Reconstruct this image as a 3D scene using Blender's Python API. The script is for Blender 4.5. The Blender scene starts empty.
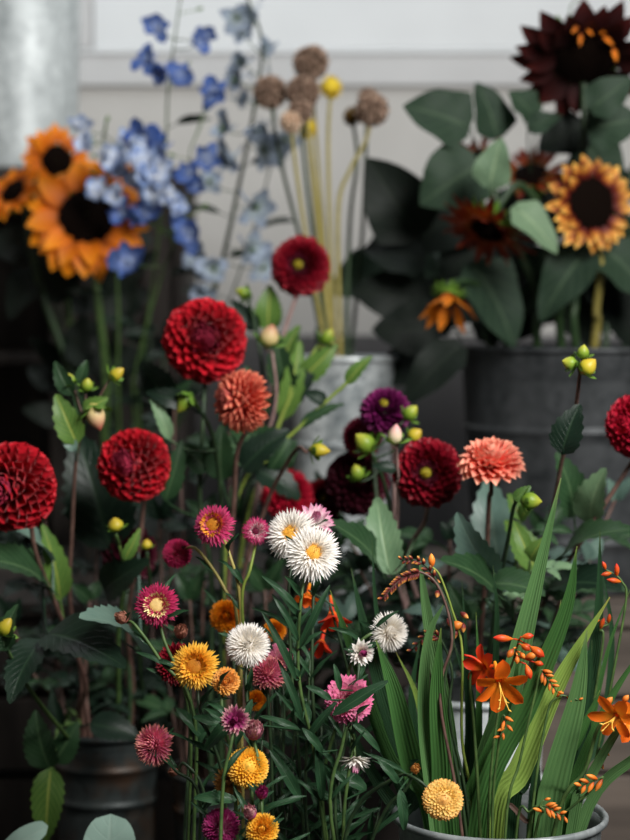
import bpy, math, random
from mathutils import Vector as V
R_ = random.Random(7)
U = R_.uniform
SC = bpy.context.scene
COL = SC.collection
F = 2000.0; H = 0.82; PITCH = math.radians(3.2)
FW = V((0, math.cos(PITCH), -math.sin(PITCH))); UPV = V((0, math.sin(PITCH), math.cos(PITCH))); RT = V((1, 0, 0))

def P(px, py, d):
    r = FW + RT*((px-315)/F) + UPV*(-(py-420)/F)
    return V((0, 0, H)) + r*(d/r.y)

# ------------------------------------------------------------ materials
def newmat(name):
    m = bpy.data.materials.new(name); m.use_nodes = True
    nt = m.node_tree; nt.nodes.clear()
    return m, nt, nt.nodes, nt.links

def nd(N, t, **k):
    n = N.new(t)
    for a, b in k.items(): setattr(n, a, b)
    return n

def ramp(N, stops, interp='LINEAR'):
    r = N.new('ShaderNodeValToRGB'); r.color_ramp.interpolation = interp
    e = r.color_ramp.elements
    while len(e) < len(stops): e.new(0.5)
    for i, (p, c) in enumerate(stops):
        e[i].position = p; e[i].color = (c[0], c[1], c[2], 1)
    return r

def finish(N, L, col, rough, transl, spec=0.5, bump=None, metal=0.0, tcol=None, sheen=0.0):
    b = N.new('ShaderNodeBsdfPrincipled')
    L.new(col, b.inputs['Base Color'])
    if isinstance(rough, (int, float)): b.inputs['Roughness'].default_value = rough
    else: L.new(rough, b.inputs['Roughness'])
    b.inputs['Specular IOR Level'].default_value = spec
    b.inputs['Metallic'].default_value = metal
    b.inputs['Sheen Weight'].default_value = sheen
    if bump is not None: L.new(bump, b.inputs['Normal'])
    o = N.new('ShaderNodeOutputMaterial')
    if transl > 0:
        t = N.new('ShaderNodeBsdfTranslucent'); L.new(tcol or col, t.inputs['Color'])
        mx = N.new('ShaderNodeMixShader'); mx.inputs[0].default_value = transl
        L.new(b.outputs[0], mx.inputs[1]); L.new(t.outputs[0], mx.inputs[2]); L.new(mx.outputs[0], o.inputs[0])
    else: L.new(b.outputs[0], o.inputs[0])

def petalmat(name, stops, rough=0.6, transl=0.2, var=0.35, spec=0.3, sheen=0.0, streak=60):
    """colour runs along the petal (UV x), varies per petal (attribute rnd), fine lengthwise streaks (UV y)"""
    m, nt, N, L = newmat(name)
    uv = N.new('ShaderNodeUVMap'); sep = N.new('ShaderNodeSeparateXYZ'); L.new(uv.outputs[0], sep.inputs[0])
    at = nd(N, 'ShaderNodeAttribute', attribute_name='rnd')
    r = ramp(N, stops)
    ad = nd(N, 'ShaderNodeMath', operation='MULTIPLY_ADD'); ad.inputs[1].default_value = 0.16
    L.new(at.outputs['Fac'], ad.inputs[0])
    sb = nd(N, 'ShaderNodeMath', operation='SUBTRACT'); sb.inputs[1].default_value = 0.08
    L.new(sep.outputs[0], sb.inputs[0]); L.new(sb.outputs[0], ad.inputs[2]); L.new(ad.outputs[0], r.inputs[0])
    mu = nd(N, 'ShaderNodeMath', operation='MULTIPLY_ADD'); mu.inputs[1].default_value = var; mu.inputs[2].default_value = 1-var*0.6
    L.new(at.outputs['Fac'], mu.inputs[0])
    hs = N.new('ShaderNodeHueSaturation'); L.new(r.outputs[0], hs.inputs['Color']); L.new(mu.outputs[0], hs.inputs['Value'])
    cb = N.new('ShaderNodeCombineXYZ')
    m1 = nd(N, 'ShaderNodeMath', operation='MULTIPLY'); m1.inputs[1].default_value = streak/6
    L.new(sep.outputs[1], m1.inputs[0]); L.new(m1.outputs[0], cb.inputs[1]); L.new(sep.outputs[0], cb.inputs[0])
    L.new(at.outputs['Fac'], cb.inputs[2])
    no = N.new('ShaderNodeTexNoise'); no.inputs['Scale'].default_value = 3; L.new(cb.outputs[0], no.inputs['Vector'])
    bp = N.new('ShaderNodeBump'); bp.inputs['Strength'].default_value = 0.35; bp.inputs['Distance'].default_value = 0.0006
    L.new(no.outputs[0], bp.inputs['Height'])
    finish(N, L, hs.outputs[0], rough, transl, spec, bp.outputs[0], sheen=sheen)
    return m

def leafmat(name, c1, c2, vein, rough=0.42, transl=0.18, nv=9, slant=0.30, vs=0.7):
    m, nt, N, L = newmat(name)
    uv = N.new('ShaderNodeUVMap'); sep = N.new('ShaderNodeSeparateXYZ'); L.new(uv.outputs[0], sep.inputs[0])
    a = nd(N, 'ShaderNodeMath', operation='SUBTRACT'); a.inputs[1].default_value = 0.5; L.new(sep.outputs[1], a.inputs[0])
    ab = nd(N, 'ShaderNodeMath', operation='ABSOLUTE'); L.new(a.outputs[0], ab.inputs[0])
    s = nd(N, 'ShaderNodeMath', operation='MULTIPLY_ADD'); s.inputs[1].default_value = -slant*2; L.new(ab.outputs[0], s.inputs[0]); L.new(sep.outputs[0], s.inputs[2])
    k = nd(N, 'ShaderNodeMath', operation='MULTIPLY'); k.inputs[1].default_value = nv*math.pi; L.new(s.outputs[0], k.inputs[0])
    si = nd(N, 'ShaderNodeMath', operation='SINE'); L.new(k.outputs[0], si.inputs[0])
    sa = nd(N, 'ShaderNodeMath', operation='ABSOLUTE'); L.new(si.outputs[0], sa.inputs[0])
    v1 = nd(N, 'ShaderNodeMapRange'); v1.inputs[1].default_value = 0.0; v1.inputs[2].default_value = 0.28; v1.inputs[3].default_value = vs*0.6; v1.inputs[4].default_value = 0; L.new(sa.outputs[0], v1.inputs[0])
    v2 = nd(N, 'ShaderNodeMapRange'); v2.inputs[1].default_value = 0.015; v2.inputs[2].default_value = 0.05; v2.inputs[3].default_value = vs; v2.inputs[4].default_value = 0; L.new(ab.outputs[0], v2.inputs[0])
    mxv = nd(N, 'ShaderNodeMath', operation='MAXIMUM'); L.new(v1.outputs[0], mxv.inputs[0]); L.new(v2.outputs[0], mxv.inputs[1])
    at = nd(N, 'ShaderNodeAttribute', attribute_name='rnd')
    tc = N.new('ShaderNodeTexCoord')
    no = N.new('ShaderNodeTexNoise'); no.inputs['Scale'].default_value = 45; no.inputs['Detail'].default_value = 3; L.new(tc.outputs['Object'], no.inputs['Vector'])
    f = nd(N, 'ShaderNodeMath', operation='MULTIPLY_ADD'); f.inputs[1].default_value = 0.5; L.new(at.outputs['Fac'], f.inputs[0])
    hlf = nd(N, 'ShaderNodeMath', operation='MULTIPLY_ADD'); hlf.inputs[1].default_value = 0.9; hlf.inputs[2].default_value = -0.2; L.new(no.outputs[0], hlf.inputs[0]); L.new(hlf.outputs[0], f.inputs[2])
    mc = nd(N, 'ShaderNodeMix', data_type='RGBA'); mc.inputs[6].default_value = (*c1, 1); mc.inputs[7].default_value = (*c2, 1); L.new(f.outputs[0], mc.inputs[0])
    mv = nd(N, 'ShaderNodeMix', data_type='RGBA'); mv.inputs[7].default_value = (*vein, 1); L.new(mc.outputs[2], mv.inputs[6]); L.new(mxv.outputs[0], mv.inputs[0])
    bp = N.new('ShaderNodeBump'); bp.inputs['Strength'].default_value = 0.6; bp.inputs['Distance'].default_value = 0.0012; bp.invert = True
    L.new(mxv.outputs[0], bp.inputs['Height'])
    finish(N, L, mv.outputs[2], rough, transl, 0.28, bp.outputs[0])
    return m

def plainmat(name, c1, c2, scale=60, rough=0.5, metal=0.0, transl=0.0, bump=0.2, spec=0.4, stretch=(1, 1, 1), bdist=0.001):
    m, nt, N, L = newmat(name)
    tc = N.new('ShaderNodeTexCoord'); mp = N.new('ShaderNodeMapping'); mp.inputs['Scale'].default_value = stretch
    L.new(tc.outputs['Object'], mp.inputs[0])
    no = N.new('ShaderNodeTexNoise'); no.inputs['Scale'].default_value = scale; no.inputs['Detail'].default_value = 5; L.new(mp.outputs[0], no.inputs['Vector'])
    r = ramp(N, [(0.32, c1), (0.68, c2)]); L.new(no.outputs[0], r.inputs[0])
    bp = N.new('ShaderNodeBump'); bp.inputs['Strength'].default_value = bump; bp.inputs['Distance'].default_value = bdist; L.new(no.outputs[0], bp.inputs['Height'])
    finish(N, L, r.outputs[0], rough, transl, spec, bp.outputs[0], metal)
    return m

def zincmat(name, dark, light, rust=None, rough=0.5, metal=0.55, scale=26):
    m, nt, N, L = newmat(name)
    tc = N.new('ShaderNodeTexCoord')
    vo = N.new('ShaderNodeTexVoronoi'); vo.inputs['Scale'].default_value = scale*3; L.new(tc.outputs['Object'], vo.inputs['Vector'])
    mp = N.new('ShaderNodeMapping'); mp.inputs['Scale'].default_value = (1, 1, 0.35); L.new(tc.outputs['Object'], mp.inputs[0])
    no = N.new('ShaderNodeTexNoise'); no.inputs['Scale'].default_value = scale; no.inputs['Detail'].default_value = 6; L.new(mp.outputs[0], no.inputs['Vector'])
    ad = nd(N, 'ShaderNodeMath', operation='MULTIPLY_ADD'); ad.inputs[1].default_value = 0.22
    sx = N.new('ShaderNodeSeparateColor'); L.new(vo.outputs['Color'], sx.inputs[0])
    L.new(sx.outputs[0], ad.inputs[0]); L.new(no.outputs[0], ad.inputs[2])
    r = ramp(N, [(0.38, dark), (0.82, light)]); L.new(ad.outputs[0], r.inputs[0]); out = r.outputs[0]
    if rust:
        n2 = N.new('ShaderNodeTexNoise'); n2.inputs['Scale'].default_value = 14; n2.inputs['Detail'].default_value = 5; L.new(tc.outputs['Object'], n2.inputs['Vector'])
        mr = nd(N, 'ShaderNodeMapRange'); mr.inputs[1].default_value = 0.5; mr.inputs[2].default_value = 0.68; L.new(n2.outputs[0], mr.inputs[0])
        mx = nd(N, 'ShaderNodeMix', data_type='RGBA'); mx.inputs[7].default_value = (*rust, 1); L.new(out, mx.inputs[6]); L.new(mr.outputs[0], mx.inputs[0]); out = mx.outputs[2]
    bp = N.new('ShaderNodeBump'); bp.inputs['Strength'].default_value = 0.25; bp.inputs['Distance'].default_value = 0.001; L.new(no.outputs[0], bp.inputs['Height'])
    finish(N, L, out, rough, 0, 0.5, bp.outputs[0], metal)
    return m

def grassmat(name, c1, c2, edge):
    m, nt, N, L = newmat(name)
    uv = N.new('ShaderNodeUVMap'); sep = N.new('ShaderNodeSeparateXYZ'); L.new(uv.outputs[0], sep.inputs[0])
    at = nd(N, 'ShaderNodeAttribute', attribute_name='rnd')
    k = nd(N, 'ShaderNodeMath', operation='MULTIPLY'); k.inputs[1].default_value = 40; L.new(sep.outputs[1], k.inputs[0])
    si = nd(N, 'ShaderNodeMath', operation='SINE'); L.new(k.outputs[0], si.inputs[0])
    cb = N.new('ShaderNodeCombineXYZ'); L.new(sep.outputs[0], cb.inputs[0]); L.new(at.outputs['Fac'], cb.inputs[2])
    m1 = nd(N, 'ShaderNodeMath', operation='MULTIPLY'); m1.inputs[1].default_value = 9; L.new(sep.outputs[1], m1.inputs[0]); L.new(m1.outputs[0], cb.inputs[1])
    no = N.new('ShaderNodeTexNoise'); no.inputs['Scale'].default_value = 3.0; L.new(cb.outputs[0], no.inputs['Vector'])
    f = nd(N, 'ShaderNodeMath', operation='MULTIPLY_ADD'); f.inputs[1].default_value = 0.12; L.new(si.outputs[0], f.inputs[0]); L.new(no.outputs[0], f.inputs[2])
    mc = nd(N, 'ShaderNodeMix', data_type='RGBA'); mc.inputs[6].default_value = (*c1, 1); mc.inputs[7].default_value = (*c2, 1); L.new(f.outputs[0], mc.inputs[0])
    tp = nd(N, 'ShaderNodeMapRange'); tp.inputs[1].default_value = 0.93; tp.inputs[2].default_value = 1.0; L.new(sep.outputs[0], tp.inputs[0])
    mv = nd(N, 'ShaderNodeMix', data_type='RGBA'); mv.inputs[7].default_value = (*edge, 1); L.new(mc.outputs[2], mv.inputs[6]); L.new(tp.outputs[0], mv.inputs[0])
    bp = N.new('ShaderNodeBump'); bp.inputs['Strength'].default_value = 0.5; bp.inputs['Distance'].default_value = 0.0006; L.new(si.outputs[0], bp.inputs['Height'])
    finish(N, L, mv.outputs[2], 0.42, 0.22, 0.4, bp.outputs[0])
    return m

M = {}
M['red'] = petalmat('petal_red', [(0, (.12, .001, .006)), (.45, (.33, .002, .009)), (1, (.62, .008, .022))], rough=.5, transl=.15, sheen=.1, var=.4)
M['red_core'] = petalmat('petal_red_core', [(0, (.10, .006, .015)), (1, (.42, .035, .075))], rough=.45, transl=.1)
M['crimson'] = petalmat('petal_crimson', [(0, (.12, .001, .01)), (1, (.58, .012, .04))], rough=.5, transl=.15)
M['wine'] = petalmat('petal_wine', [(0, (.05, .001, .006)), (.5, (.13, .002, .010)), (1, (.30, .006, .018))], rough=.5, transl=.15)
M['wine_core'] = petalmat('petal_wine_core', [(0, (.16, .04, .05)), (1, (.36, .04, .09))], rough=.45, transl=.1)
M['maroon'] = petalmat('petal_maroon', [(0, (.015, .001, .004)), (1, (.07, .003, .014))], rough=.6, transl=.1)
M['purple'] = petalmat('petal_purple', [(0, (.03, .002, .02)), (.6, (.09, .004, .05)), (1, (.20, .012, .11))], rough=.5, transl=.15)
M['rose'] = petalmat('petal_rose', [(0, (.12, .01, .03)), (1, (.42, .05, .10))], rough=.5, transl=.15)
M['salmon'] = petalmat('petal_salmon', [(0, (.45, .03, .03)), (.5, (.75, .12, .08)), (1, (.95, .33, .20))], rough=.55, transl=.2, var=.3)
M['salmon_core'] = petalmat('petal_salmon_core', [(0, (.30, .02, .03)), (1, (.55, .12, .09))], rough=.55, transl=.15)
M['peach'] = petalmat('petal_peach', [(0, (.75, .07, .06)), (.5, (.90, .20, .15)), (1, (1.0, .48, .33))], rough=.55, transl=.25, var=.25)
M['bract_white'] = petalmat('bract_white', [(0, (.75, .62, .40)), (.3, (.90, .85, .76)), (1, (1.0, .96, .92))], rough=.4, transl=.3, var=.08)
M['bract_pinkwhite'] = petalmat('bract_pinkwhite', [(0, (.9, .8, .75)), (.45, (.9, .75, .75)), (1, (.75, .22, .42))], rough=.4, transl=.3, var=.2)
M['bract_gold'] = petalmat('bract_gold', [(0, (.75, .28, .02)), (.5, (.95, .48, .03)), (1, (1.0, .60, .08))], rough=.38, transl=.28, var=.25)
M['bract_pale'] = petalmat('bract_pale_gold', [(0, (1.0, .66, .16)), (.6, (1.0, .76, .26)), (1, (.95, .45, .10))], rough=.38, transl=.28, var=.2)
M['bract_amber'] = petalmat('bract_amber', [(0, (.9, .4, .05)), (.5, (1.0, .6, .2)), (1, (.9, .40, .06))], rough=.38, transl=.28, var=.25)
M['bract_orange'] = petalmat('bract_orange', [(0, (.6, .15, .01)), (1, (.9, .30, .01))], rough=.4, transl=.25, var=.25)
M['bract_magenta'] = petalmat('bract_magenta', [(0, (.85, .55, .45)), (.28, (.60, .08, .17)), (1, (.50, .012, .10))], rough=.4, transl=.28, var=.35)
M['bract_pinkmag'] = petalmat('bract_pink_magenta', [(0, (.9, .6, .5)), (.35, (.72, .16, .26)), (1, (.62, .03, .17))], rough=.4, transl=.28, var=.35)
M['bract_mwhite'] = petalmat('bract_magenta_white', [(0, (.9, .78, .75)), (.5, (.9, .70, .70)), (.72, (.65, .06, .20)), (1, (.55, .02, .14))], rough=.4, transl=.28, var=.25)
M['bract_pink'] = petalmat('bract_pink', [(0, (.95, .70, .68)), (.5, (.85, .38, .48)), (1, (.80, .17, .37))], rough=.4, transl=.28, var=.3)
M['bract_dusty'] = petalmat('bract_dusty', [(0, (.85, .28, .42)), (.6, (.80, .20, .33)), (1, (.72, .34, .22))], rough=.45, transl=.25, var=.3)
M['bract_brown'] = petalmat('bract_faded', [(0, (.35, .08, .08)), (1, (.42, .19, .12))], rough=.6, transl=.2, var=.3)
M['bract_violet'] = petalmat('bract_violet', [(0, (.7, .4, .5)), (.5, (.40, .03, .16)), (1, (.32, .03, .13))], rough=.35, transl=.25, var=.4)
M['bract_vpale'] = petalmat('bract_violet_pale', [(0, (.30, .02, .12)), (.6, (.42, .06, .20)), (1, (.72, .42, .38))], rough=.4, transl=.25, var=.3)
M['bract_dry'] = petalmat('bract_dry', [(0, (.35, .14, .04)), (1, (.70, .36, .10))], rough=.6, transl=.2, var=.3)
M['disc_yellow'] = petalmat('disc_yellow', [(0, (.9, .45, .05)), (1, (1.0, .70, .14))], rough=.6, transl=.1, var=.4)
M['disc_eye'] = petalmat('disc_eye', [(0, (.30, .30, .03)), (1, (.85, .62, .05))], rough=.6, transl=.1, var=.4)
M['disc_orange'] = petalmat('disc_orange', [(0, (.55, .20, .02)), (1, (.95, .40, .03))], rough=.6, transl=.1, var=.4)
M['disc_pale'] = petalmat('disc_pale', [(0, (.9, .6, .2)), (1, (1.0, .85, .45))], rough=.6, transl=.1, var=.3)
M['disc_dark'] = petalmat('disc_dark', [(0, (.003, .0015, .001)), (1, (.010, .005, .003))], rough=.9, transl=0, var=.5, spec=.05)
M['disc_magenta'] = petalmat('disc_magenta', [(0, (.12, .01, .03)), (1, (.32, .02, .08))], rough=.6, transl=0, var=.5)
M['sun_orange'] = petalmat('sunflower_orange', [(0, (.40, .07, .002)), (.4, (.80, .19, .003)), (1, (.98, .34, .010))], rough=.55, transl=.3, var=.35)
M['sun_maroon'] = petalmat('sunflower_maroon', [(0, (.008, .001, .001)), (.6, (.028, .003, .003)), (1, (.06, .007, .005))], rough=.6, transl=.15, var=.35)
M['sun_bicolor'] = petalmat('sunflower_bicolor', [(0, (.06, .005, .005)), (.38, (.18, .018, .008)), (.60, (.62, .22, .03)), (1, (.90, .55, .12))], rough=.55, transl=.25, var=.35)
M['sun_rust'] = petalmat('sunflower_rust', [(0, (.45, .15, .01)), (.3, (.35, .05, .008)), (.75, (.12, .012, .008)), (1, (.30, .05, .02))], rough=.6, transl=.2, var=.5)
M['sun_wilt'] = petalmat('sunflower_wilted', [(0, (.30, .05, .005)), (.4, (.75, .20, .008)), (1, (.80, .24, .02))], rough=.6, transl=.25, var=.4)
M['delph'] = petalmat('delphinium_blue', [(0, (.50, .55, .66)), (.35, (.14, .22, .50)), (1, (.04, .10, .36))], rough=.5, transl=.3, var=.5)
M['delph_pale'] = petalmat('delphinium_pale', [(0, (.88, .90, .92)), (.5, (.60, .68, .84)), (1, (.15, .28, .60))], rough=.5, transl=.3, var=.4)
M['delph_grey'] = petalmat('delphinium_faded', [(0, (.45, .52, .50)), (.5, (.36, .43, .52)), (1, (.26, .31, .42))], rough=.6, transl=.3, var=.5)
M['crocus_red'] = petalmat('crocosmia_red', [(0, (.9, .2, .01)), (.4, (.85, .06, .01)), (1, (.75, .035, .015))], rough=.45, transl=.3, var=.3)
M['crocus_orange'] = petalmat('crocosmia_orange', [(0, (.95, .42, .03)), (.4, (1.0, .22, .012)), (1, (.95, .14, .01))], rough=.45, transl=.3, var=.3)
M['bud_red'] = petalmat('crocosmia_bud_red', [(0, (.75, .18, .015)), (1, (.60, .03, .015))], rough=.4, transl=.1, var=.4)
M['bud_orange'] = petalmat('crocosmia_bud_orange', [(0, (.22, .03, .02)), (.35, (.70, .15, .015)), (1, (.90, .32, .05))], rough=.45, transl=.1, var=.4)
M['seed'] = petalmat('crocosmia_seed', [(0, (.05, .008, .01)), (.6, (.16, .02, .015)), (1, (.85, .38, .08))], rough=.5, transl=.1, var=.5)
M['stamen'] = plainmat('stamen_yellow', (.8, .45, .05), (.95, .6, .12))
M['pod'] = petalmat('scabiosa_pod', [(0, (.04, .02, .012)), (.45, (.22, .13, .09)), (1, (.55, .40, .30))], rough=.8, transl=.25, var=.5)
M['pod_core'] = plainmat('pod_core', (.02, .012, .006), (.06, .04, .015), 300)
M['craspedia'] = petalmat('craspedia', [(0, (.45, .28, .01)), (1, (.80, .60, .04))], rough=.7, transl=.1, var=.4)
M['craspedia_old'] = petalmat('craspedia_old', [(0, (.06, .03, .006)), (1, (.24, .13, .02))], rough=.7, transl=.1, var=.5)
M['pod_pale'] = petalmat('pod_pale', [(0, (.55, .28, .15)), (1, (.80, .66, .50))], rough=.6, transl=.2, var=.3)
M['bud_green'] = petalmat('bud_green', [(0, (.07, .16, .02)), (.6, (.20, .30, .03)), (1, (.45, .44, .05))], rough=.4, transl=.1, var=.2)
M['bud_yellow'] = petalmat('bud_yellow', [(0, (.16, .24, .02)), (.5, (.50, .42, .03)), (1, (.55, .38, .04))], rough=.4, transl=.1, var=.2)
M['bud_rosy'] = petalmat('bud_rosy', [(0, (.45, .40, .08)), (.5, (.75, .58, .28)), (.75, (.65, .40, .22)), (1, (.35, .06, .05))], rough=.4, transl=.1, var=.2)
M['bud_cream'] = petalmat('bud_cream', [(0, (.4, .42, .15)), (.5, (.80, .66, .45)), (1, (.75, .35, .36))], rough=.5, transl=.1, var=.2)
M['sepal'] = leafmat('sepal_green', (.07, .17, .02), (.16, .30, .04), (.25, .38, .06), rough=.45, transl=.2, nv=4)
M['sepal_dark'] = leafmat('sepal_dark', (.03, .08, .02), (.07, .14, .03), (.12, .20, .05), rough=.45, transl=.15, nv=4)
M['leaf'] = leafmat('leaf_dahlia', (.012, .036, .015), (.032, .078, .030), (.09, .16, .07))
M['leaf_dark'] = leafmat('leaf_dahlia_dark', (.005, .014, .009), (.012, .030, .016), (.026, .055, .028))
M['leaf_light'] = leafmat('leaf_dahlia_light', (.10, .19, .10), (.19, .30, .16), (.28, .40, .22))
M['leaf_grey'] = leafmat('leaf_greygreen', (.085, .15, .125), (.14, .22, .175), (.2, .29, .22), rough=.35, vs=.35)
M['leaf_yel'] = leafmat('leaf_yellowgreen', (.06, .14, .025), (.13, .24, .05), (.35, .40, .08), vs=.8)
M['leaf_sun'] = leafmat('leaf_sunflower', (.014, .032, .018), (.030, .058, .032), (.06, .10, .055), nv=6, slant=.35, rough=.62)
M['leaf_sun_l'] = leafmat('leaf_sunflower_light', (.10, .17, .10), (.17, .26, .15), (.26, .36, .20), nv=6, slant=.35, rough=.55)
M['leaf_sun_d'] = leafmat('leaf_sunflower_dark', (.003, .007, .0045), (.006, .012, .007), (.010, .018, .010), nv=6, slant=.35, rough=.62)  # near-black copy: shade inside the sunflower foliage put into the leaf colour
M['leaf_sf'] = leafmat('leaf_strawflower', (.011, .038, .016), (.028, .08, .033), (.07, .14, .065), nv=7, vs=.5)
M['euc'] = leafmat('leaf_eucalyptus', (.24, .36, .30), (.32, .45, .38), (.40, .50, .42), nv=5, vs=.25, rough=.6)
M['grass'] = grassmat('blade_green', (.025, .09, .022), (.075, .19, .045), (.20, .28, .06))
M['grass_b'] = grassmat('blade_bluegreen', (.055, .14, .045), (.13, .26, .085), (.22, .30, .10))
M['grass_y'] = grassmat('blade_yellowgreen', (.16, .27, .04), (.32, .46, .10), (.40, .38, .08))
M['grass_d'] = grassmat('blade_dark', (.010, .038, .016), (.028, .075, .028), (.06, .10, .03))
M['stem_brown'] = plainmat('stem_brown', (.07, .035, .028), (.15, .085, .065), 90, .5)
M['stem_green'] = plainmat('stem_green', (.035, .075, .02), (.08, .14, .035), 90, .5)
M['stem_dark'] = plainmat('stem_dark_green', (.012, .03, .012), (.03, .06, .02), 90, .5)
M['stem_lime'] = plainmat('stem_lime', (.13, .20, .03), (.24, .30, .05), 90, .5)
M['stem_straw'] = plainmat('stem_straw', (.26, .22, .05), (.36, .30, .09), 90, .5)
M['stem_pink'] = plainmat('stem_dusty', (.20, .12, .11), (.32, .21, .19), 90, .5)
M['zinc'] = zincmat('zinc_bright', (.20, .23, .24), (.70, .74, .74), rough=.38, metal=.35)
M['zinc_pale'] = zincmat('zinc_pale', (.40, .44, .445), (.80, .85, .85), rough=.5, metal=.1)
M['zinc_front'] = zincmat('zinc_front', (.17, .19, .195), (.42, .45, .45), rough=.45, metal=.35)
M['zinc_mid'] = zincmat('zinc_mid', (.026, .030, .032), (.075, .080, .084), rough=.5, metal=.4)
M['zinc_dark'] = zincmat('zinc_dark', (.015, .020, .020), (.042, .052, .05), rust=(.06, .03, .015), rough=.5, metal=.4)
M['water'] = plainmat('water_dark', (.01, .014, .012), (.016, .02, .016), 5, .08)
M['wall'] = plainmat('wall_paint', (.50, .485, .46), (.54, .525, .50), 9, .7, bump=.08)
M['wall_up'] = plainmat('wall_panel_paint', (.70, .72, .73), (.74, .76, .77), 6, .6, bump=.05)
M['trimgrey'] = plainmat('trim_paint', (.54, .54, .54), (.58, .58, .58), 8, .6, bump=.05)
M['wall_shade'] = plainmat('wall_painted_shade', (.095, .092, .095), (.125, .12, .12), 6, .7, bump=.08)  # dark grey is shade on the lower wall, put into the colour
M['wood_dark'] = plainmat('wood_dark', (.018, .014, .012), (.055, .043, .036), 30, .7, bump=.5, stretch=(1, 1, .12))
M['wood_grey'] = plainmat('wood_weathered', (.07, .055, .045), (.17, .135, .11), 22, .75, bump=.5, stretch=(.10, 1, 1))
M['floor'] = plainmat('floor_concrete', (.010, .010, .011), (.024, .023, .023), 9, .8, bump=.3)

# ------------------------------------------------------------ mesh builder
class MB:
    def __init__(s): s.v = []; s.f = []; s.uv = []; s.r = []
    def grid(s, rows, uvs, rnd, closed=False):
        b = len(s.v); nr = len(rows); nc = len(rows[0])
        for i in range(nr):
            for j in range(nc):
                s.v.append(rows[i][j]); s.uv.append(uvs[i][j]); s.r.append(rnd)
        for i in range(nr-1):
            for j in range(nc if closed else nc-1):
                k = (j+1) % nc
                s.f.append((b+i*nc+j, b+i*nc+k, b+(i+1)*nc+k, b+(i+1)*nc+j))
    def build(s, name, mat, parent, origin, smooth=True):
        me = bpy.data.meshes.new(name)
        me.from_pydata([tuple(p-origin) for p in s.v], [], s.f)
        uvl = me.uv_layers.new(name='UVMap')
        flat = []
        for l in me.loops:
            u = s.uv[l.vertex_index]; flat.append(u[0]); flat.append(u[1])
        uvl.data.foreach_set('uv', flat)
        a = me.attributes.new('rnd', 'FLOAT', 'POINT'); a.data.foreach_set('value', s.r)
        if smooth: me.polygons.foreach_set('use_smooth', [True]*len(me.polygons))
        me.materials.append(M[mat] if isinstance(mat, str) else mat)
        me.update()
        o = bpy.data.objects.new(name, me); COL.objects.link(o)
        if parent is not None: o.parent = parent
        else: o.location = origin
        return o

def orth(d, n):
    d = d.normalized(); n = n - d*n.dot(d)
    if n.length < 1e-5: n = d.orthogonal()
    return d, n.normalized()

def frame(n):
    n = n.normalized(); a = n.orthogonal().normalized(); return n, a, n.cross(a)

def prof(kind, t):
    if kind == 'scoop':
        if t < .62: return .5+.5*math.sin(t/.62*math.pi/2)
        return math.sqrt(max(0, 1-((t-.62)/.38)**2))
    if kind == 'tube':
        if t < .78: return .55+.45*math.sin(t/.78*math.pi/2)
        return math.sqrt(max(0, 1-((t-.78)/.22)**2))*.98+.02
    if kind == 'point':
        return min(1, .6+t*1.2)*(1-max(0, (t-.55)/.45)**1.6)
    if kind == 'needle':
        return (.8+.2*math.sin(t*3.1))*(1-max(0, (t-.35)/.65)**1.8)
    if kind == 'lance':
        return max(0, math.sin(math.pi*min(1, t**.75)))**.9 if t < .999 else 0
    if kind == 'ovate':
        return max(0, math.sin(math.pi*t**.62))**.75 if 0 < t < .999 else (.12 if t == 0 else 0)
    if kind == 'heart':
        if t >= .999: return 0
        return .35 if t == 0 else min(1, .35+.65*(t/.16)) * (1 if t < .22 else (math.cos((t-.22)/.78*math.pi/2))**.8)
    if kind == 'round':
        return math.sqrt(max(0, 1-(2*t-1)**2))**.8
    if kind == 'blade':
        return (.75+.25*min(1, t*4))*(1-max(0, (t-.45)/.55)**1.7)
    if kind == 'sliver':
        return max(0, math.sin(math.pi*(t**.8*.97+.015)))**.6
    return 1

def petal(mb, o, d, nrm, L, W, kind='scoop', curl=0., cup=.8, ns=4, nc=2, rnd=None, wav=0.):
    d, nrm = orth(d, nrm); s = d.cross(nrm); rnd = R_.random() if rnd is None else rnd
    rows = []; uvs = []; pos = o.copy()
    for i in range(ns+1):
        t = i/ns; a = curl*t
        cd = d*math.cos(a)+nrm*math.sin(a); cn = nrm*math.cos(a)-d*math.sin(a)
        if i: pos = pos+cd*(L/ns)
        w = W/2*max(prof(kind, t), .03); row = []; ur = []
        for j in range(-nc, nc+1):
            q = j/nc
            if abs(cup) > .01: x = w*math.sin(q*cup)/abs(cup)*(1 if cup > 0 else 1); z = w*(1-math.cos(q*cup))/cup
            else: x = w*q; z = 0
            row.append(pos+s*x+cn*(z+wav*w*math.sin(q*6+t*9+rnd*30))); ur.append((t, q*.5+.5))
        rows.append(row); uvs.append(ur)
    mb.grid(rows, uvs, rnd)

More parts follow.
